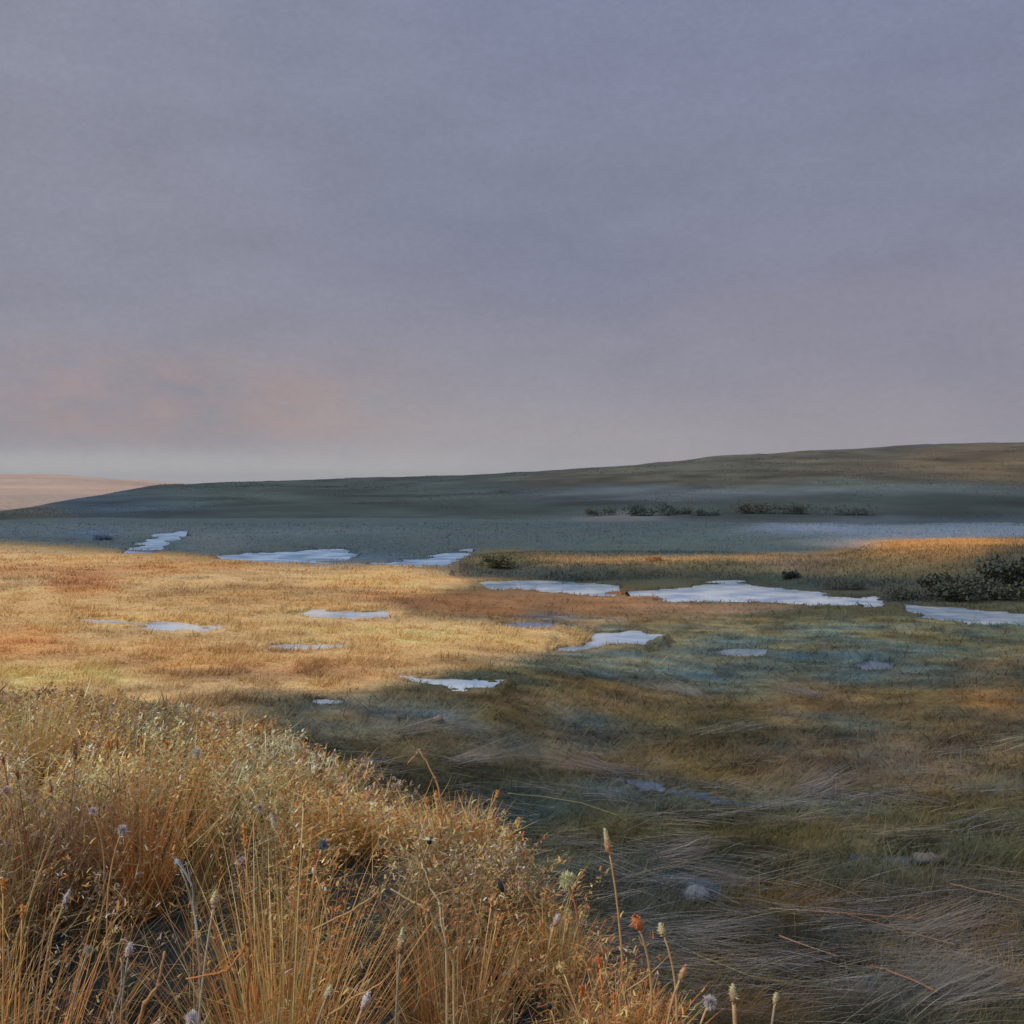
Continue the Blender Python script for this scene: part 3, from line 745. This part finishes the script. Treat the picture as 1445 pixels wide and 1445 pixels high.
stalk('seed_stalk', 'long silvery head on the far left, above bent golden stems', 'seed stalk', (92,1268), (74,1360), 'spike', (140,120,112), WH, ST, (.10,.017), G, dd=4.8)
stalk('seed_stalk', 'pale pink head at the bottom edge just left of the rust spike', 'seed stalk', (514,1412), (500,1490), 'bud', (190,160,146), WH, TN, (.09,.02), G, dd=4.1)
stalk('seed_stalk', 'pointed orange bud at the right rim of the bank', 'seed stalk', (900,1302), (905,1370), 'bud', OR, (196,126,80), TN, (.085,.034), G, dd=5.0)
stalk('seed_stalk', 'white-hooded bud with an orange throat in the right half of the bank', 'seed stalk', (784,1298), (784,1370), 'bud', OR, WH, TN, (.075,.02), G)
stalk('wild_flower', 'largest cream flower with a dark navy petal at the centre of the bank', 'flower', (606,1184), (600,1280), 'flower', (62,64,74), (206,190,158), TN, (.05,.036), 'pale blooms in the foreground grass bank')
stalk('wild_flower', 'white flower in the left part of the bank, brightest bloom there', 'flower', (172,1168), (168,1250), 'fluffy', MA, WH, TN, (.06,.036), 'pale blooms in the foreground grass bank')
stalk('wild_flower', 'mauve-white double bloom up and left of the bright white flower', 'flower', (131,1142), (132,1220), 'fluffy', MA, (196,190,204), TN, (.05,.036), 'pale blooms in the foreground grass bank')
stalk('wild_flower', 'pink-white bloom touching the left edge of the picture', 'flower', (8,1112), (14,1190), 'fluffy', (196,130,110), WH, TN, (.05,.036), 'pale blooms in the foreground grass bank')
stalk('wild_flower', 'small white bloom in the upper middle of the bank above the ochre fan', 'flower', (366,1137), (362,1210), 'fluffy', RU, WH, TN, (.05,.032), 'pale blooms in the foreground grass bank')
stalk('wild_flower', 'starry white and rust bloom right above the ochre fan of stems', 'flower', (342,1214), (344,1290), 'fluffy', RU, WH, TN, (.05,.036), 'pale blooms in the foreground grass bank')
stalk('wild_flower', 'slate blue bloom with a white fleck left of the centre of the bank', 'flower', (456,1190), (452,1270), 'fluffy', SL, (110,128,140), TN, (.05,.042), 'pale blooms in the foreground grass bank')
stalk('seed_pod', 'smooth slate grey pod beside a dark gap in the left half of the bank', 'seed pod', (252,1216), (262,1290), 'pod', SL, (150,164,176), SG, (.055,.02), 'dark pods in the foreground grass bank')
stalk('seed_pod', 'navy blue pod standing out in pale grass, centre right of the bank', 'seed pod', (708,1250), (714,1330), 'pod', NV, (54,62,82), TN, (.08,.02), 'dark pods in the foreground grass bank')
stalk('seed_pod', 'tiny black pod near the bottom edge, right half of the bank', 'seed pod', (776,1418), (778,1480), 'pod', (36,34,34), NV, TN, (.035,.015), 'dark pods in the foreground grass bank')
stalk('catkin_stalk', 'hanging pale cream catkin in the middle of the bank', 'catkin', (387,1160), (392,1250), 'spike', (190,170,140), (214,204,180), TN, (.11,.018), G)
stalk('seed_stalk', 'broad cream tuft over an orange stem at the right rim of the bank', 'seed stalk', (801,1240), (806,1330), 'fluffy', CR, (222,196,146), OR, (.06,.06), G)
stalk('seed_stalk', 'stubby cream head just right of the orange bud at the bank rim', 'seed stalk', (935,1312), (936,1390), 'bud', TN, CR, TN, (.07,.022), G, dd=4.9)
stalk('seed_stalk', 'small tan point rising from the low right end of the bank', 'seed stalk', (962,1372), (958,1450), 'bud', TN, (202,150,112), TN, (.08,.018), G, dd=4.5)
stalk('seed_stalk', 'lilac fluffy head at the low right end of the bank', 'seed stalk', (1000,1412), (996,1480), 'fluffy', MA, (204,196,206), TN, (.05,.036), G, dd=4.3)
stalk('seed_stalk', 'cream fluffy head on the upper right rim of the bank below the bare bent stalk', 'seed stalk', (768,1196), (764,1270), 'fluffy', CR, WH, OR, (.05,.036), G)
stalk('seed_stalk', 'faded cream plume near the top of the bank, between two rusty patches', 'seed stalk', (278,1060), (282,1120), 'fluffy', CR, WH, TN, (.05,.05), G)
stalk('seed_stalk', 'cream plume on the crest beside the dark corner of the meadow', 'seed stalk', (418,1052), (420,1100), 'fluffy', CR, (226,208,170), TN, (.05,.055), G)
stalk('seed_stalk', 'square-topped cream stub below the slate blue bloom', 'seed stalk', (444,1228), (446,1300), 'pod', CR, WH, TN, (.05,.014), G)
stalk('seed_stalk', 'short pink-grey head leaning over the slate blue patch, bottom left of centre', 'seed stalk', (462,1400), (450,1480), 'bud', (170,144,132), CR, SG, (.07,.018), G, dd=4.2)

def bent(label, pts, d, col, thick=.009, col2=None, twigs=0):
    """a dry stalk kinked at its joints; last point is the root"""
    W = [pix(u, v, d + o) for (u, v, o) in pts]
    r = W[-1].copy(); r[2] = float(height(np.array([r[0]]), np.array([r[1]]))[0]) - .02
    if W[-1][2] - r[2] > .03: W.append(r)
    else: W[-1] = r
    e = empty('bent_stalk', r); tag(e, label, 'dry stalk', 'broken dry stalks in the foreground grass bank')
    W = np.array(W)[::-1] - r
    P = [W[0]]
    for i in range(len(W) - 1):
        for t in np.linspace(0, 1, 6)[1:]:
            P.append(lerp(W[i], W[i + 1], t) + rng.normal(0, .0025, 3))
    c = alb(col, .8); thick = thick * .72; mb = MB(); mb.tube(P, np.linspace(thick, thick * .45, len(P)), c * .75, alb(col2 or col, .8), 7)
    st = mb.build('stem', M_stem, e)
    for k in range(len(W) - 2):
        mb = MB(); spindle(mb, W[k + 1] - np.array([0, 0, .008]), np.array([0, 0, 1.]), .016, thick * 1.15, c * .6, c * .7, PROF['pod'], .1)
        mb.build('joint', M_stem, st)
    for k in range(2 + twigs):
        i = rng.integers(len(P) // 3, len(P) - 1); mb = MB()
        mb.blades(blades(np.array(P[i])[None], rng.uniform(.1, .22), rng.uniform(0, 6.3), .7, rng.uniform(.2, 1.2), .01, (c * .8)[None], c[None], 4))
        mb.build('leaf', M_grass, e)
bent('bare tan stalk snapped over at the bank crest, tip bent left', [(575,1078,0),(592,1058,0),(614,1098,0),(632,1165,0)], 7.6, (196,156,104), .011)
bent('pale stalk arching left over the dark hollow, lower centre', [(440,1312,-.1),(500,1284,0),(530,1262,.1),(560,1330,.3)], 4.7, (190,150,96), .010)
bent('speckled stalk falling to the right above the dark hollow', [(552,1256,0),(585,1274,0),(605,1285,0),(640,1360,.1)], 4.7, (200,170,120), .009)
bent('short cream stalk with a kink below the largest cream flower', [(596,1218,0),(606,1250,0),(620,1276,0),(630,1340,0)], 4.9, (212,190,146), .008)
bent('long straw stalk slanting up to the right along the bottom edge', [(545,1382,0),(500,1408,0),(465,1432,0),(450,1480,0)], 4.1, (180,140,88), .009)
bent('knobbly tan stalk slanting up from the bottom edge at left', [(232,1342,0),(224,1390,0),(205,1415,0),(180,1490,0)], 4.1, (178,132,80), .014)
bent('orange stalk lying level between the slender stalk and the ochre fan', [(262,1382,0),(305,1374,0),(322,1368,0),(350,1330,.1),(350,1440,.2)], 4.4, (190,120,60), .010)
bent('grey stalk bowing left in the bottom left corner', [(170,1352,0),(172,1390,0),(160,1430,0),(150,1500,0)], 4.1, (164,156,142), .007)
bent('golden stalk leaning right along the left edge of the picture', [(36,1330,0),(22,1390,0),(8,1440,0),(0,1500,0)], 4.2, (196,142,78), .009)
bent('pair of thin grey twigs crossing a dark gap in the left half of the bank', [(262,1216,0),(270,1250,0),(276,1290,0),(282,1380,0)], 4.9, (150,160,158), .005, None, 2)

def tussock(label, u, v_top, v_root, d, spread, cols, n=420, lean_to=0.0, nst=4):
    x = (u - CX) * d / F; zr = float(height(np.array([x]), np.array([d]))[0]) - .03
    H = max(.25, ZC - (v_top - HY) * d / F - zr)
    e = empty('grass_tussock', (x, d, zr)); tag(e, label, 'grass tussock', 'taller tussocks in the foreground grass bank')
    r0 = spread * .35
    rr = np.sqrt(rng.random(n)) * r0; a = rng.uniform(0, math.tau, n)
    root = np.stack([rr * np.cos(a), rr * np.sin(a), np.zeros(n)], 1)
    az = np.arctan2(root[:, 0], root[:, 1]) + rng.normal(0, .7, n)
    ln = np.abs(rng.normal(.16, .14, n)) + rr / r0 * .12; cu = np.abs(rng.normal(.3, .3, n))
    L = H * rng.uniform(.5, 1.12, n)
    p = np.array([alb(c, 1.15) for c in cols]); c = p[rng.integers(0, len(p), n)] * rng.uniform(.7, 1.25, (n, 1))
    mb = MB(); mb.blades(blades(root, L, az, ln, cu, rng.uniform(.004, .009, n), c * .6, c, 6)); mb.build('leaf_clump', M_grass, e)
    for k in range(nst):
        a = rng.uniform(0, math.tau); b = np.array([math.cos(a), math.sin(a), 0]) * r0 * .5
        t = b * rng.uniform(1.5, 3.5) + np.array([0, 0, H * rng.uniform(.9, 1.15)])
        P = bez(b, lerp(b, t, .5) + np.array([0, 0, H * .1]), t, 8)
        cs = alb(cols[k % len(cols)]); mb = MB(); mb.tube(P, np.linspace(.005, .003, 8), cs * .7, cs, 5); st = mb.build('flower_stem', M_stem, e)
        mb = MB(); ax = P[-1] - P[-2]; ax /= np.linalg.norm(ax)
        spindle(mb, P[-1], ax, .06, .009, cs, cs * 1.15, PROF['spike']); fluff(mb, P[-1] + ax * .03, ax, .022, [cs, cs * 1.2], 30)
        mb.build('seed_head', M_head, st)
tussock('tall fan of ochre stems crossing low down, left of the dark hollow', 392, 1190, 1440, 4.9, .32, [(196,144,78),(184,128,64),(170,116,64),(204,168,108)], 380)
tussock('golden tussock in the bottom left corner, stems sweeping right', 8, 1280, 1440, 4.4, .25, [(190,134,66),(170,112,56),(150,100,54)], 380)
tussock('dull mauve-brown tussock at left, just below the bright white flower', 165, 1190, 1420, 7.6, .5, [(150,126,100),(140,118,104),(168,132,84)], 300)
tussock('straw tussock right of the dark hollow, below the largest cream flower', 640, 1300, 1440, 5.3, .5, [(190,150,94),(172,122,64),(150,110,66)], 420)
tussock('rust-orange tussock on the bank crest beside the bare bent stalk', 640, 1128, 1250, 7.2, .5, [(206,138,70),(192,120,58),(200,160,100)], 300)
tussock('orange tussock at the low right end of the bank', 875, 1385, 1440, 5.0, .45, [(204,112,50),(190,120,66),(206,168,110)], 420)
tussock('cream tussock on the right rim beneath the broad cream tuft', 770, 1290, 1400, 5.9, .55, [(206,176,122),(190,150,96),(170,118,66)], 420)
tussock('dark red-brown tussock near the left edge, upper part of the bank', 62, 1068, 1200, 7.0, .6, [(130,90,66),(146,102,62),(118,94,82)], 300)
tussock('bright orange-brown tussock in the upper middle of the bank', 195, 1070, 1200, 7.2, .5, [(182,122,60),(192,138,72),(164,106,52)], 300)
tussock('pale straw tussock at the top left of the bank where it meets the meadow', 40, 985, 1100, 9.6, .7, [(208,176,116),(196,164,104),(182,140,80)], 420)

# ------------------------------------------------------------------ stones, fallen reeds and fans of grass on the marsh
def stone(label, u, v, wpx, hpx, col, capcol):
    d = ground_hit(u, v); x = (u - CX) * d / F; z = float(height(np.array([x]), np.array([d]))[0]) + .02
    a, h = wpx * d / F * .5, hpx * d / F
    V = []; Fs = []; nu, nv = 14, 8; C = []
    for i in range(nv + 1):
        p = math.pi * i / nv
        for j in range(nu):
            w = math.tau * j / nu
            k = 1 + .6 * float(fbm(np.array([2 * math.cos(w) * math.sin(p) + u]), np.array([2 * math.sin(w) * math.sin(p) + 1.7 * math.cos(p)]), 7, 3)[0])
            zz = math.cos(p); V.append((a * k * math.sin(p) * math.cos(w), a * .7 * k * math.sin(p) * math.sin(w), h * k * (zz * .6 + .12)))
            C.append(lerp(alb(col, .55), alb(capcol, .5), float(ss(.2, .9, zz))))
    Fs = [(i * nu + j, (i + 1) * nu + j, (i + 1) * nu + (j + 1) % nu, i * nu + (j + 1) % nu) for i in range(nv) for j in range(nu)]
    o = mesh_obj('stone', V, Fs, np.array(C), M_stone); o.location = (x, d, z)
    tag(o, label, 'stone', 'stones lying in the marsh')
stone('slate blue stone in wet grass right of the tall seed spike', 985, 1270, 44, 22, (84,94,112), (122,130,146))
stone('pale-topped stone in the dark marsh at right', 1308, 1220, 46, 18, (66,74,84), (124,118,112))
stone('small dark stone with a light top behind the reed bank', 618, 1021, 18, 12, (54,50,48), (150,126,100))

def fallen(label, pts, col, thick=.008, col2=None):
    P = []
    for u, v in pts:
        d = ground_hit(u, v); x = (u - CX) * d / F; P.append(np.array([x, d, float(height(np.array([x]), np.array([d]))[0]) + .11 + thick]))
    P = np.array(P); o0 = P[0].copy()
    Q = []
    for i in range(len(P) - 1):
        for t in np.linspace(0, 1, 7)[:-1]: Q.append(lerp(P[i], P[i + 1], t))
    Q.append(P[-1]); Q = np.array(Q) - o0
    zs = np.array([float(height(np.array([q[0] + o0[0]]), np.array([q[1] + o0[1]]))[0]) for q in Q]) + .10 + thick - o0[2]
    Q[:, 2] = np.maximum(Q[:, 2], zs)
    e = empty('fallen_reed', o0); tag(e, label, 'reed stem', 'fallen reed stems lying on the marsh')
    c = alb(col, .62, .7); c2 = alb(col2 or col, .62, .7); thick = thick * .75
    mb = MB(); mb.tube(Q, np.linspace(thick, thick * .6, len(Q)), c, c2, 6); mb.build('stem', M_stem, e)
    ax = Q[-1] - Q[-2]; ax /= np.linalg.norm(ax); mb = MB()
    L = .14
    spindle(mb, Q[-1], ax, L, thick * 1.3, c2, c2 * 1.1, PROF['spike'])
    for t in (.2, .5, .8): fluff(mb, Q[-1] + ax * L * t, ax, thick * 2.2, [c2, c2 * 1.2], 14)
    mb.build('seed_head', M_head, e)
fallen('yellow-green fallen reed on the dark marsh above the bank rim', [(716,1132),(770,1137),(820,1145),(862,1160)], (150,138,66), .010)
fallen('yellow fallen reed beside the low right end of the bank', [(984,1366),(1020,1380),(1056,1396),(1090,1402)], (156,138,62), .008)
fallen('pale fallen reed lying level in the right-hand marsh, with an orange tip', [(1085,1298),(1140,1302),(1200,1306),(1280,1312)], (150,142,112), .008, (196,130,70))
fallen('orange fallen reed near the bottom right, thickest of them', [(1322,1420),(1290,1404),(1260,1392),(1236,1384)], (190,120,58), .011)
fallen('rusty fallen reed above the thick orange one, running to grey', [(1350,1352),(1310,1340),(1280,1332),(1212,1312)], (150,130,116), .008, (178,112,60))
fallen('tan fallen reed with a blunt end, right of the yellow one', [(1100,1338),(1130,1350),(1165,1362)], (178,134,92), .010)
fallen('orange-brown reed slanting out at the right edge', [(1340,1262),(1380,1272),(1415,1280),(1450,1290)], (170,120,66), .009)
fallen('mauve twig lying by the tall seed spike', [(880,1188),(920,1168),(950,1152)], (150,126,108), .007)

def fan(label, u, v, n=90, L=.6, az0=1.5, col=(140,134,130)):
    d = ground_hit(u, v); x = (u - CX) * d / F; z = float(height(np.array([x]), np.array([d]))[0])
    n = int(n * .8); az = az0 + rng.normal(0, .22, n); root = rng.normal(0, .12, (n, 3)) * np.array([1, 1.6, 0]) + np.array([0, 0, .06])
    c = alb(col, 1.05) * rng.uniform(.5, 1.2, (n, 1))
    B = blades(root, L * rng.uniform(.5, 1.2, n), az, rng.uniform(1.2, 1.5, n), rng.uniform(-.1, .2, n), np.clip(.0005 * d, .0035, .02), c * .7, c, 5)
    o = mesh_obj('sedge_clump', *B, M_grass); o.location = (x, d, z)
    tag(o, label, 'sedge', 'flattened sedge clumps on the marsh')
for a in [
 ('pale mauve sedge clump combed left, just right of the slate blue stone', 1060, 1250, 110, .9, -1.7),
 ('grey sedge clump sweeping right below the pale-topped stone', 1290, 1322, 110, .9, 1.4),
 ('grey-mauve sedge clump fanned right beside the thick orange fallen reed', 1325, 1412, 130, .8, 1.35),
 ('pale grey sedge clump fanning left in the bottom right corner', 1420, 1380, 120, .9, -1.9),
 ('blue-grey sedge clump swept right beyond the bank crest', 640, 1080, 110, 1.1, 1.65),
 ('blue-grey sedge clump swept left above the yellow-green fallen reed', 870, 1092, 110, 1.1, -1.45),
 ('thin grey sedge clump behind the small dark stone', 560, 1035, 90, 1.2, 1.7),
 ('tan sedge clump in the brown patch of mid marsh', 985, 985, 80, 1.2, -.9),
 ('mauve sedge clump in the brown patch farther right in mid marsh', 1150, 985, 80, 1.2, -1.1),
 ('grey sedge clump at the right end of the slate blue runnel', 1140, 1122, 90, .9, 1.2),
 ('pale sedge clump between the tall seed spike and the slate blue stone', 925, 1222, 100, .8, 1.5),
 ('olive grey sedge clump sweeping right from the low end of the bank', 965, 1325, 100, .8, 1.8)]:
    fan(*a)

# ------------------------------------------------------------------ bushes on the moor and by the stream
def bush(label, u, v, wpx, hpx, col, d=None, group=None, n=1500):
    if d is None:
        d = ground_hit(u, v)
        x = (u - CX) * d / F; z = float(height(np.array([x]), np.array([d]))[0])
    else:
        x = (u - CX) * d / F; z = ZC - (v - HY) * d / F
    a, h = wpx * d / F * .5, hpx * d / F
    e = empty('bush', (x, d, z)); tag(e, label, 'bush', group)
    c = alb(col, 1.35)
    mb = MB()
    lobes = [(rng.uniform(-.85, .85) * a, rng.uniform(-.5, .5) * a, h * rng.uniform(.05, .5), rng.uniform(.3, .55)) for _ in range(14)]
    for lx, ly, lz, k in lobes[:5]:
        mb.tube(bez(np.array([0, 0, -.1 * h]), np.array([lx * .3, ly * .3, lz * .6]), np.array([lx, ly, lz]), 6), np.linspace(.03, .01, 6) * h, alb((58, 50, 40)), None, 5)
    mb.build('trunk', M_stem, e)
    P = []
    for _ in range(n):
        lx, ly, lz, k = lobes[rng.integers(0, len(lobes))]
        q = rng.normal(0, 1, 3); q = q / np.linalg.norm(q) * rng.random() ** .4
        P.append((lx + q[0] * a * k, ly + q[1] * a * k, max(.04 * h, lz + q[2] * h * k * .75)))
    P = np.array(P); s = .12 * max(h, a * .4)
    cc = c * rng.uniform(.75, 1.3, (n, 1)) * (1 + rng.normal(0, .12, (n, 1)) * np.array([1, 0, -1]))
    mb = MB(); mb.blades(blades(P, s * rng.uniform(.6, 1.3, n), rng.uniform(0, 6.3, n), rng.uniform(.2, 1.8, n), rng.uniform(0, .8, n), s * .75, cc * .9, cc, 2, .4))
    mb.build('crown', M_leaf, e)
def moor_d(v, u):
    # distance where the moor slope is seen at dip v for bearing u (same profile as the hill)
    dr = float(np.interp(u, US, [150,150,165,180,215,250,330,400,520,600,620,640,650,650,650,650,650,650])); yr = float(np.interp(u, US, [730,730,726,722,713,705,692,683,678,674,666,655,646,637,630,625,612,590]))
    df = float(np.interp(u, US, [128,128,128,128,126,124,122,118,112,108,108,108,112,118,122,124,124,124])); zr = ZC + (HY - yr) / F * dr
    t = np.linspace(0, 1, 2000); d = df + (dr - df) * t; z = -1.2 + (zr + 1.2) * (t * .8 + .2 * ss(0, 1, t))
    vv = HY + (ZC - z) * F / d
    return float(d[np.argmin(np.abs(vv - v))])
GB = 'bushes scattered along the moor slope'
for lab, u, v, w, h, col in [
 ('low dark bush farthest left of the row on the moor slope', 846, 727, 34, 13, (56,64,56)),
 ('largest and darkest bush on the moor slope, second from the left', 917, 727, 52, 20, (46,60,54)),
 ('small faint bush right of the darkest bush on the moor slope', 964, 725, 26, 13, (62,70,62)),
 ('blurred grey-green bush in the middle of the row on the moor slope', 996, 727, 30, 14, (62,74,70)),
 ('brownish bush just right of the gap in the row on the moor slope', 1066, 724, 40, 18, (58,60,52)),
 ('wide low bush beside the brownish one on the moor slope', 1115, 725, 46, 16, (52,62,54)),
 ('dark bush farthest right of the row on the moor slope', 1195, 726, 54, 16, (54,66,64))]:
    bush(lab, u, v, w * 1.35, h * 1.15, tuple(q * 1.08 for q in col), moor_d(v, u), GB)
GS = 'dark scrub along the far bank of the stream'
bush('large dark rounded scrub below the gold strip near the right edge', 1385, 842, 165, 42, (54,60,50), group=GS, n=4200)
bush('dark scrub cut by the right edge, above the right-hand stream reach', 1446, 824, 100, 52, (54,60,50), group=GS, n=3400)
bush('low dark scrub on the bank just above the right-hand stream reach', 1275, 846, 100, 22, (52,58,50), group=GS, n=2400)
bush('low scrub at the right end of the middle stream reach', 1188, 832, 76, 16, (54,58,50), group=GS, n=1600)
bush('long low dark scrub above the left stream reach', 806, 819, 96, 11, (50,60,56), group=GS, n=1600)
bush('small dark spiky bush on the bank above the middle stream reach', 1115, 816, 26, 15, (36,44,42))
bush('round olive bush at the left end of the far bank', 706, 800, 50, 24, (84,84,58))
bush('small straw-coloured bush on top of the far bank', 922, 792, 22, 12, (150,116,70))
bush('low blue-grey bush behind the meadow rim, far left', 146, 762, 26, 12, (62,84,104))

# ------------------------------------------------------------------ sky, sun, camera
SUN_EL, SUN_AZ = R(40), R(243)      # azimuth clockwise from +Y : from the left
w = bpy.data.worlds.new('World'); S.world = w; w.use_nodes = True
nt = w.node_tree; N = nt.nodes; L = nt.links; N.clear()
out = N.new('ShaderNodeOutputWorld'); bg = N.new('ShaderNodeBackground'); bg.inputs['Strength'].default_value = .1
sky = N.new('ShaderNodeTexSky'); sky.sky_type = 'NISHITA'; sky.sun_disc = False; sky.sun_elevation = SUN_EL; sky.sun_rotation = SUN_AZ
tc = N.new('ShaderNodeTexCoord'); sep = N.new('ShaderNodeSeparateXYZ'); L.new(tc.outputs['Generated'], sep.inputs[0])
def mth(op, a, b=None, c=None, clamp=False):
    n = N.new('ShaderNodeMath'); n.operation = op; n.use_clamp = clamp
    for i, q in enumerate((a, b, c)):
        if q is None: continue
        if isinstance(q, (int, float)): n.inputs[i].default_value = q
        else: L.new(q, n.inputs[i])
    return n.outputs[0]
def mrange(val, a, b, c=0., d=1.):
    n = N.new('ShaderNodeMapRange'); n.interpolation_type = 'SMOOTHSTEP'
    for i, q in zip(('From Min', 'From Max', 'To Min', 'To Max'), (a, b, c, d)): n.inputs[i].default_value = q
    L.new(val, n.inputs['Value']); return n.outputs['Result']
hyp = mth('SQRT', mth('ADD', mth('MULTIPLY', sep.outputs[0], sep.outputs[0]), mth('MULTIPLY', sep.outputs[1], sep.outputs[1])))
elev = mth('ARCTANGENT', mth('DIVIDE', sep.outputs[2], mth('MAXIMUM', hyp, .001)))
azim = mth('ARCTAN2', sep.outputs[0], sep.outputs[1])
def noise(scale, detail, sc=(1, 1, 1), rough=.55):
    mp = N.new('ShaderNodeMapping'); mp.inputs['Scale'].default_value = sc; L.new(tc.outputs['Generated'], mp.inputs['Vector'])
    n = N.new('ShaderNodeTexNoise'); n.inputs['Scale'].default_value = scale; n.inputs['Detail'].default_value = detail; n.inputs['Roughness'].default_value = rough
    L.new(mp.outputs['Vector'], n.inputs['Vector']); return n.outputs['Fac']
n_big = noise(3.0, 4, (1, 1, 2.2)); n_mid = noise(9, 6, (1, 1, 2.5), .6); n_fine = noise(150, 4, (1, 1, 1.5), .75); n_streak = noise(11, 6, (1, 1, 2.6), .65)
ev = mth('ADD', elev, mth('MULTIPLY', mth('SUBTRACT', n_mid, .5), .05))
ramp = N.new('ShaderNodeValToRGB'); L.new(mth('MULTIPLY', ev, 1 / 1.6, None, True), ramp.inputs['Fac'])
K = 10.4 / 2 ** EXPO
stops = [(-.02, (190,186,184)), (.008, (182,178,178)), (.03, (168,162,165)), (.06, (156,150,156)), (.10, (143,140,152)), (.19, (129,130,149)), (.29, (126,130,151)), (.42, (126,132,156)), (.7, (170,174,188)), (1.5, (196,200,210))]
el = ramp.color_ramp.elements
for i, (p, c) in enumerate(stops):
    e = el[i] if i < 2 else el.new(max(0, p / 1.6))
    e.position = max(0, p / 1.6); e.color = (*lin(c), 1)
def mix(fac, a, b, mode='MIX'):
    n = N.new('ShaderNodeMix'); n.data_type = 'RGBA'; n.blend_type = mode
    for nm, q in ((0, fac), (6, a), (7, b)):
        if isinstance(q, (int, float)): n.inputs[nm].default_value = q
        elif isinstance(q, tuple): n.inputs[nm].default_value = q
        else: L.new(q, n.inputs[nm])
    return n.outputs[2]
def c4(c): return (*lin(c), 1)
c = ramp.outputs['Color']
left = mth('MULTIPLY', mrange(azim, .08, -.42), mrange(n_big, .25, .65, .35, 1.0))
c = mix(mth('MULTIPLY', left, mrange(elev, .02, .3, .35, .5)), c, c4((152,150,157)))
c = mix(mth('MULTIPLY', mrange(n_big, .45, .75), .45), c, c4((112,118,142)))          # darker blue cloud bellies
c = mix(mth('MULTIPLY', mth('MULTIPLY', mrange(azim, .0, .3), mrange(elev, .28, .06)), .35), c, c4((136,128,144)))  # mauve at right
pk = mth('MULTIPLY', mth('MULTIPLY', mrange(azim, -.5, -.38), mrange(azim, -.0, -.22)), mth('MULTIPLY', mrange(elev, .02, .06), mrange(elev, .15, .08)))
c = mix(mth('MULTIPLY', mth('MULTIPLY', pk, mrange(n_streak, .3, .62, .15, 1.)), .72), c, c4((164,141,136)))                  # pink cloud
lowl = mth('MULTIPLY', mrange(azim, .25, -.4), mrange(elev, .045, .006))
c = mix(mth('MULTIPLY', lowl, .85), c, c4((204,200,192)))
var = mth('ADD', mth('ADD', mth('MULTIPLY', mth('SUBTRACT', n_mid, .5), .26), mth('MULTIPLY', mth('SUBTRACT', n_fine, .5), .34)), mth('MULTIPLY', mth('SUBTRACT', n_streak, .5), .14))
vm = N.new('ShaderNodeVectorMath'); vm.operation = 'SCALE'; L.new(c, vm.inputs[0]); L.new(mth('MULTIPLY', mth('ADD', var, 1.0), K), vm.inputs['Scale'])
fin = mix(.97, sky.outputs['Color'], vm.outputs['Vector'])
L.new(fin, bg.inputs['Color']); L.new(bg.outputs['Background'], out.inputs['Surface'])

# moist air over the whole moor, thickening with distance
hz = bpy.data.materials.new('moor_air'); hz.use_nodes = True
hn = hz.node_tree.nodes; hn.clear(); ho = hn.new('ShaderNodeOutputMaterial'); hp_ = hn.new('ShaderNodeVolumePrincipled')
hp_.inputs['Color'].default_value = (.86, .90, .96, 1); hp_.inputs['Density'].default_value = .00018; hp_.inputs['Anisotropy'].default_value = .1
hz.node_tree.links.new(hp_.outputs['Volume'], ho.inputs['Volume'])
bx = [(-7600, -7600, -60), (7600, -7600, -60), (7600, 7600, -60), (-7600, 7600, -60), (-7600, -7600, 90), (7600, -7600, 90), (7600, 7600, 90), (-7600, 7600, 90)]
tag(mesh_obj('haze', bx, [(0, 3, 2, 1), (4, 5, 6, 7), (0, 1, 5, 4), (1, 2, 6, 5), (2, 3, 7, 6), (3, 0, 4, 7)], None, hz, smooth=False), 'thin grey-blue haze over the moor', 'haze', kind='stuff')
sd = bpy.data.lights.new('sun', 'SUN'); sd.energy = 1.5; sd.angle = R(10); sd.color = (1, .94, .86)
so = bpy.data.objects.new('sun', sd); COL.objects.link(so)
so.rotation_euler = (math.pi / 2 - SUN_EL, 0, math.pi - SUN_AZ)

cam = bpy.data.cameras.new('camera'); co = bpy.data.objects.new('camera', cam); COL.objects.link(co)
cam.sensor_width = 36; cam.lens = 36 * F / 1445; cam.shift_y = -(CX - HY) / 1445; cam.clip_end = 20000; cam.clip_start = .05
co.location = (0, 0, ZC); co.rotation_euler = (math.pi / 2, 0, 0)
S.camera = co
S.view_settings.view_transform = 'Standard'; S.view_settings.look = 'None'; S.view_settings.exposure = EXPO; S.view_settings.use_curve_mapping = False; S.view_settings.gamma = 1
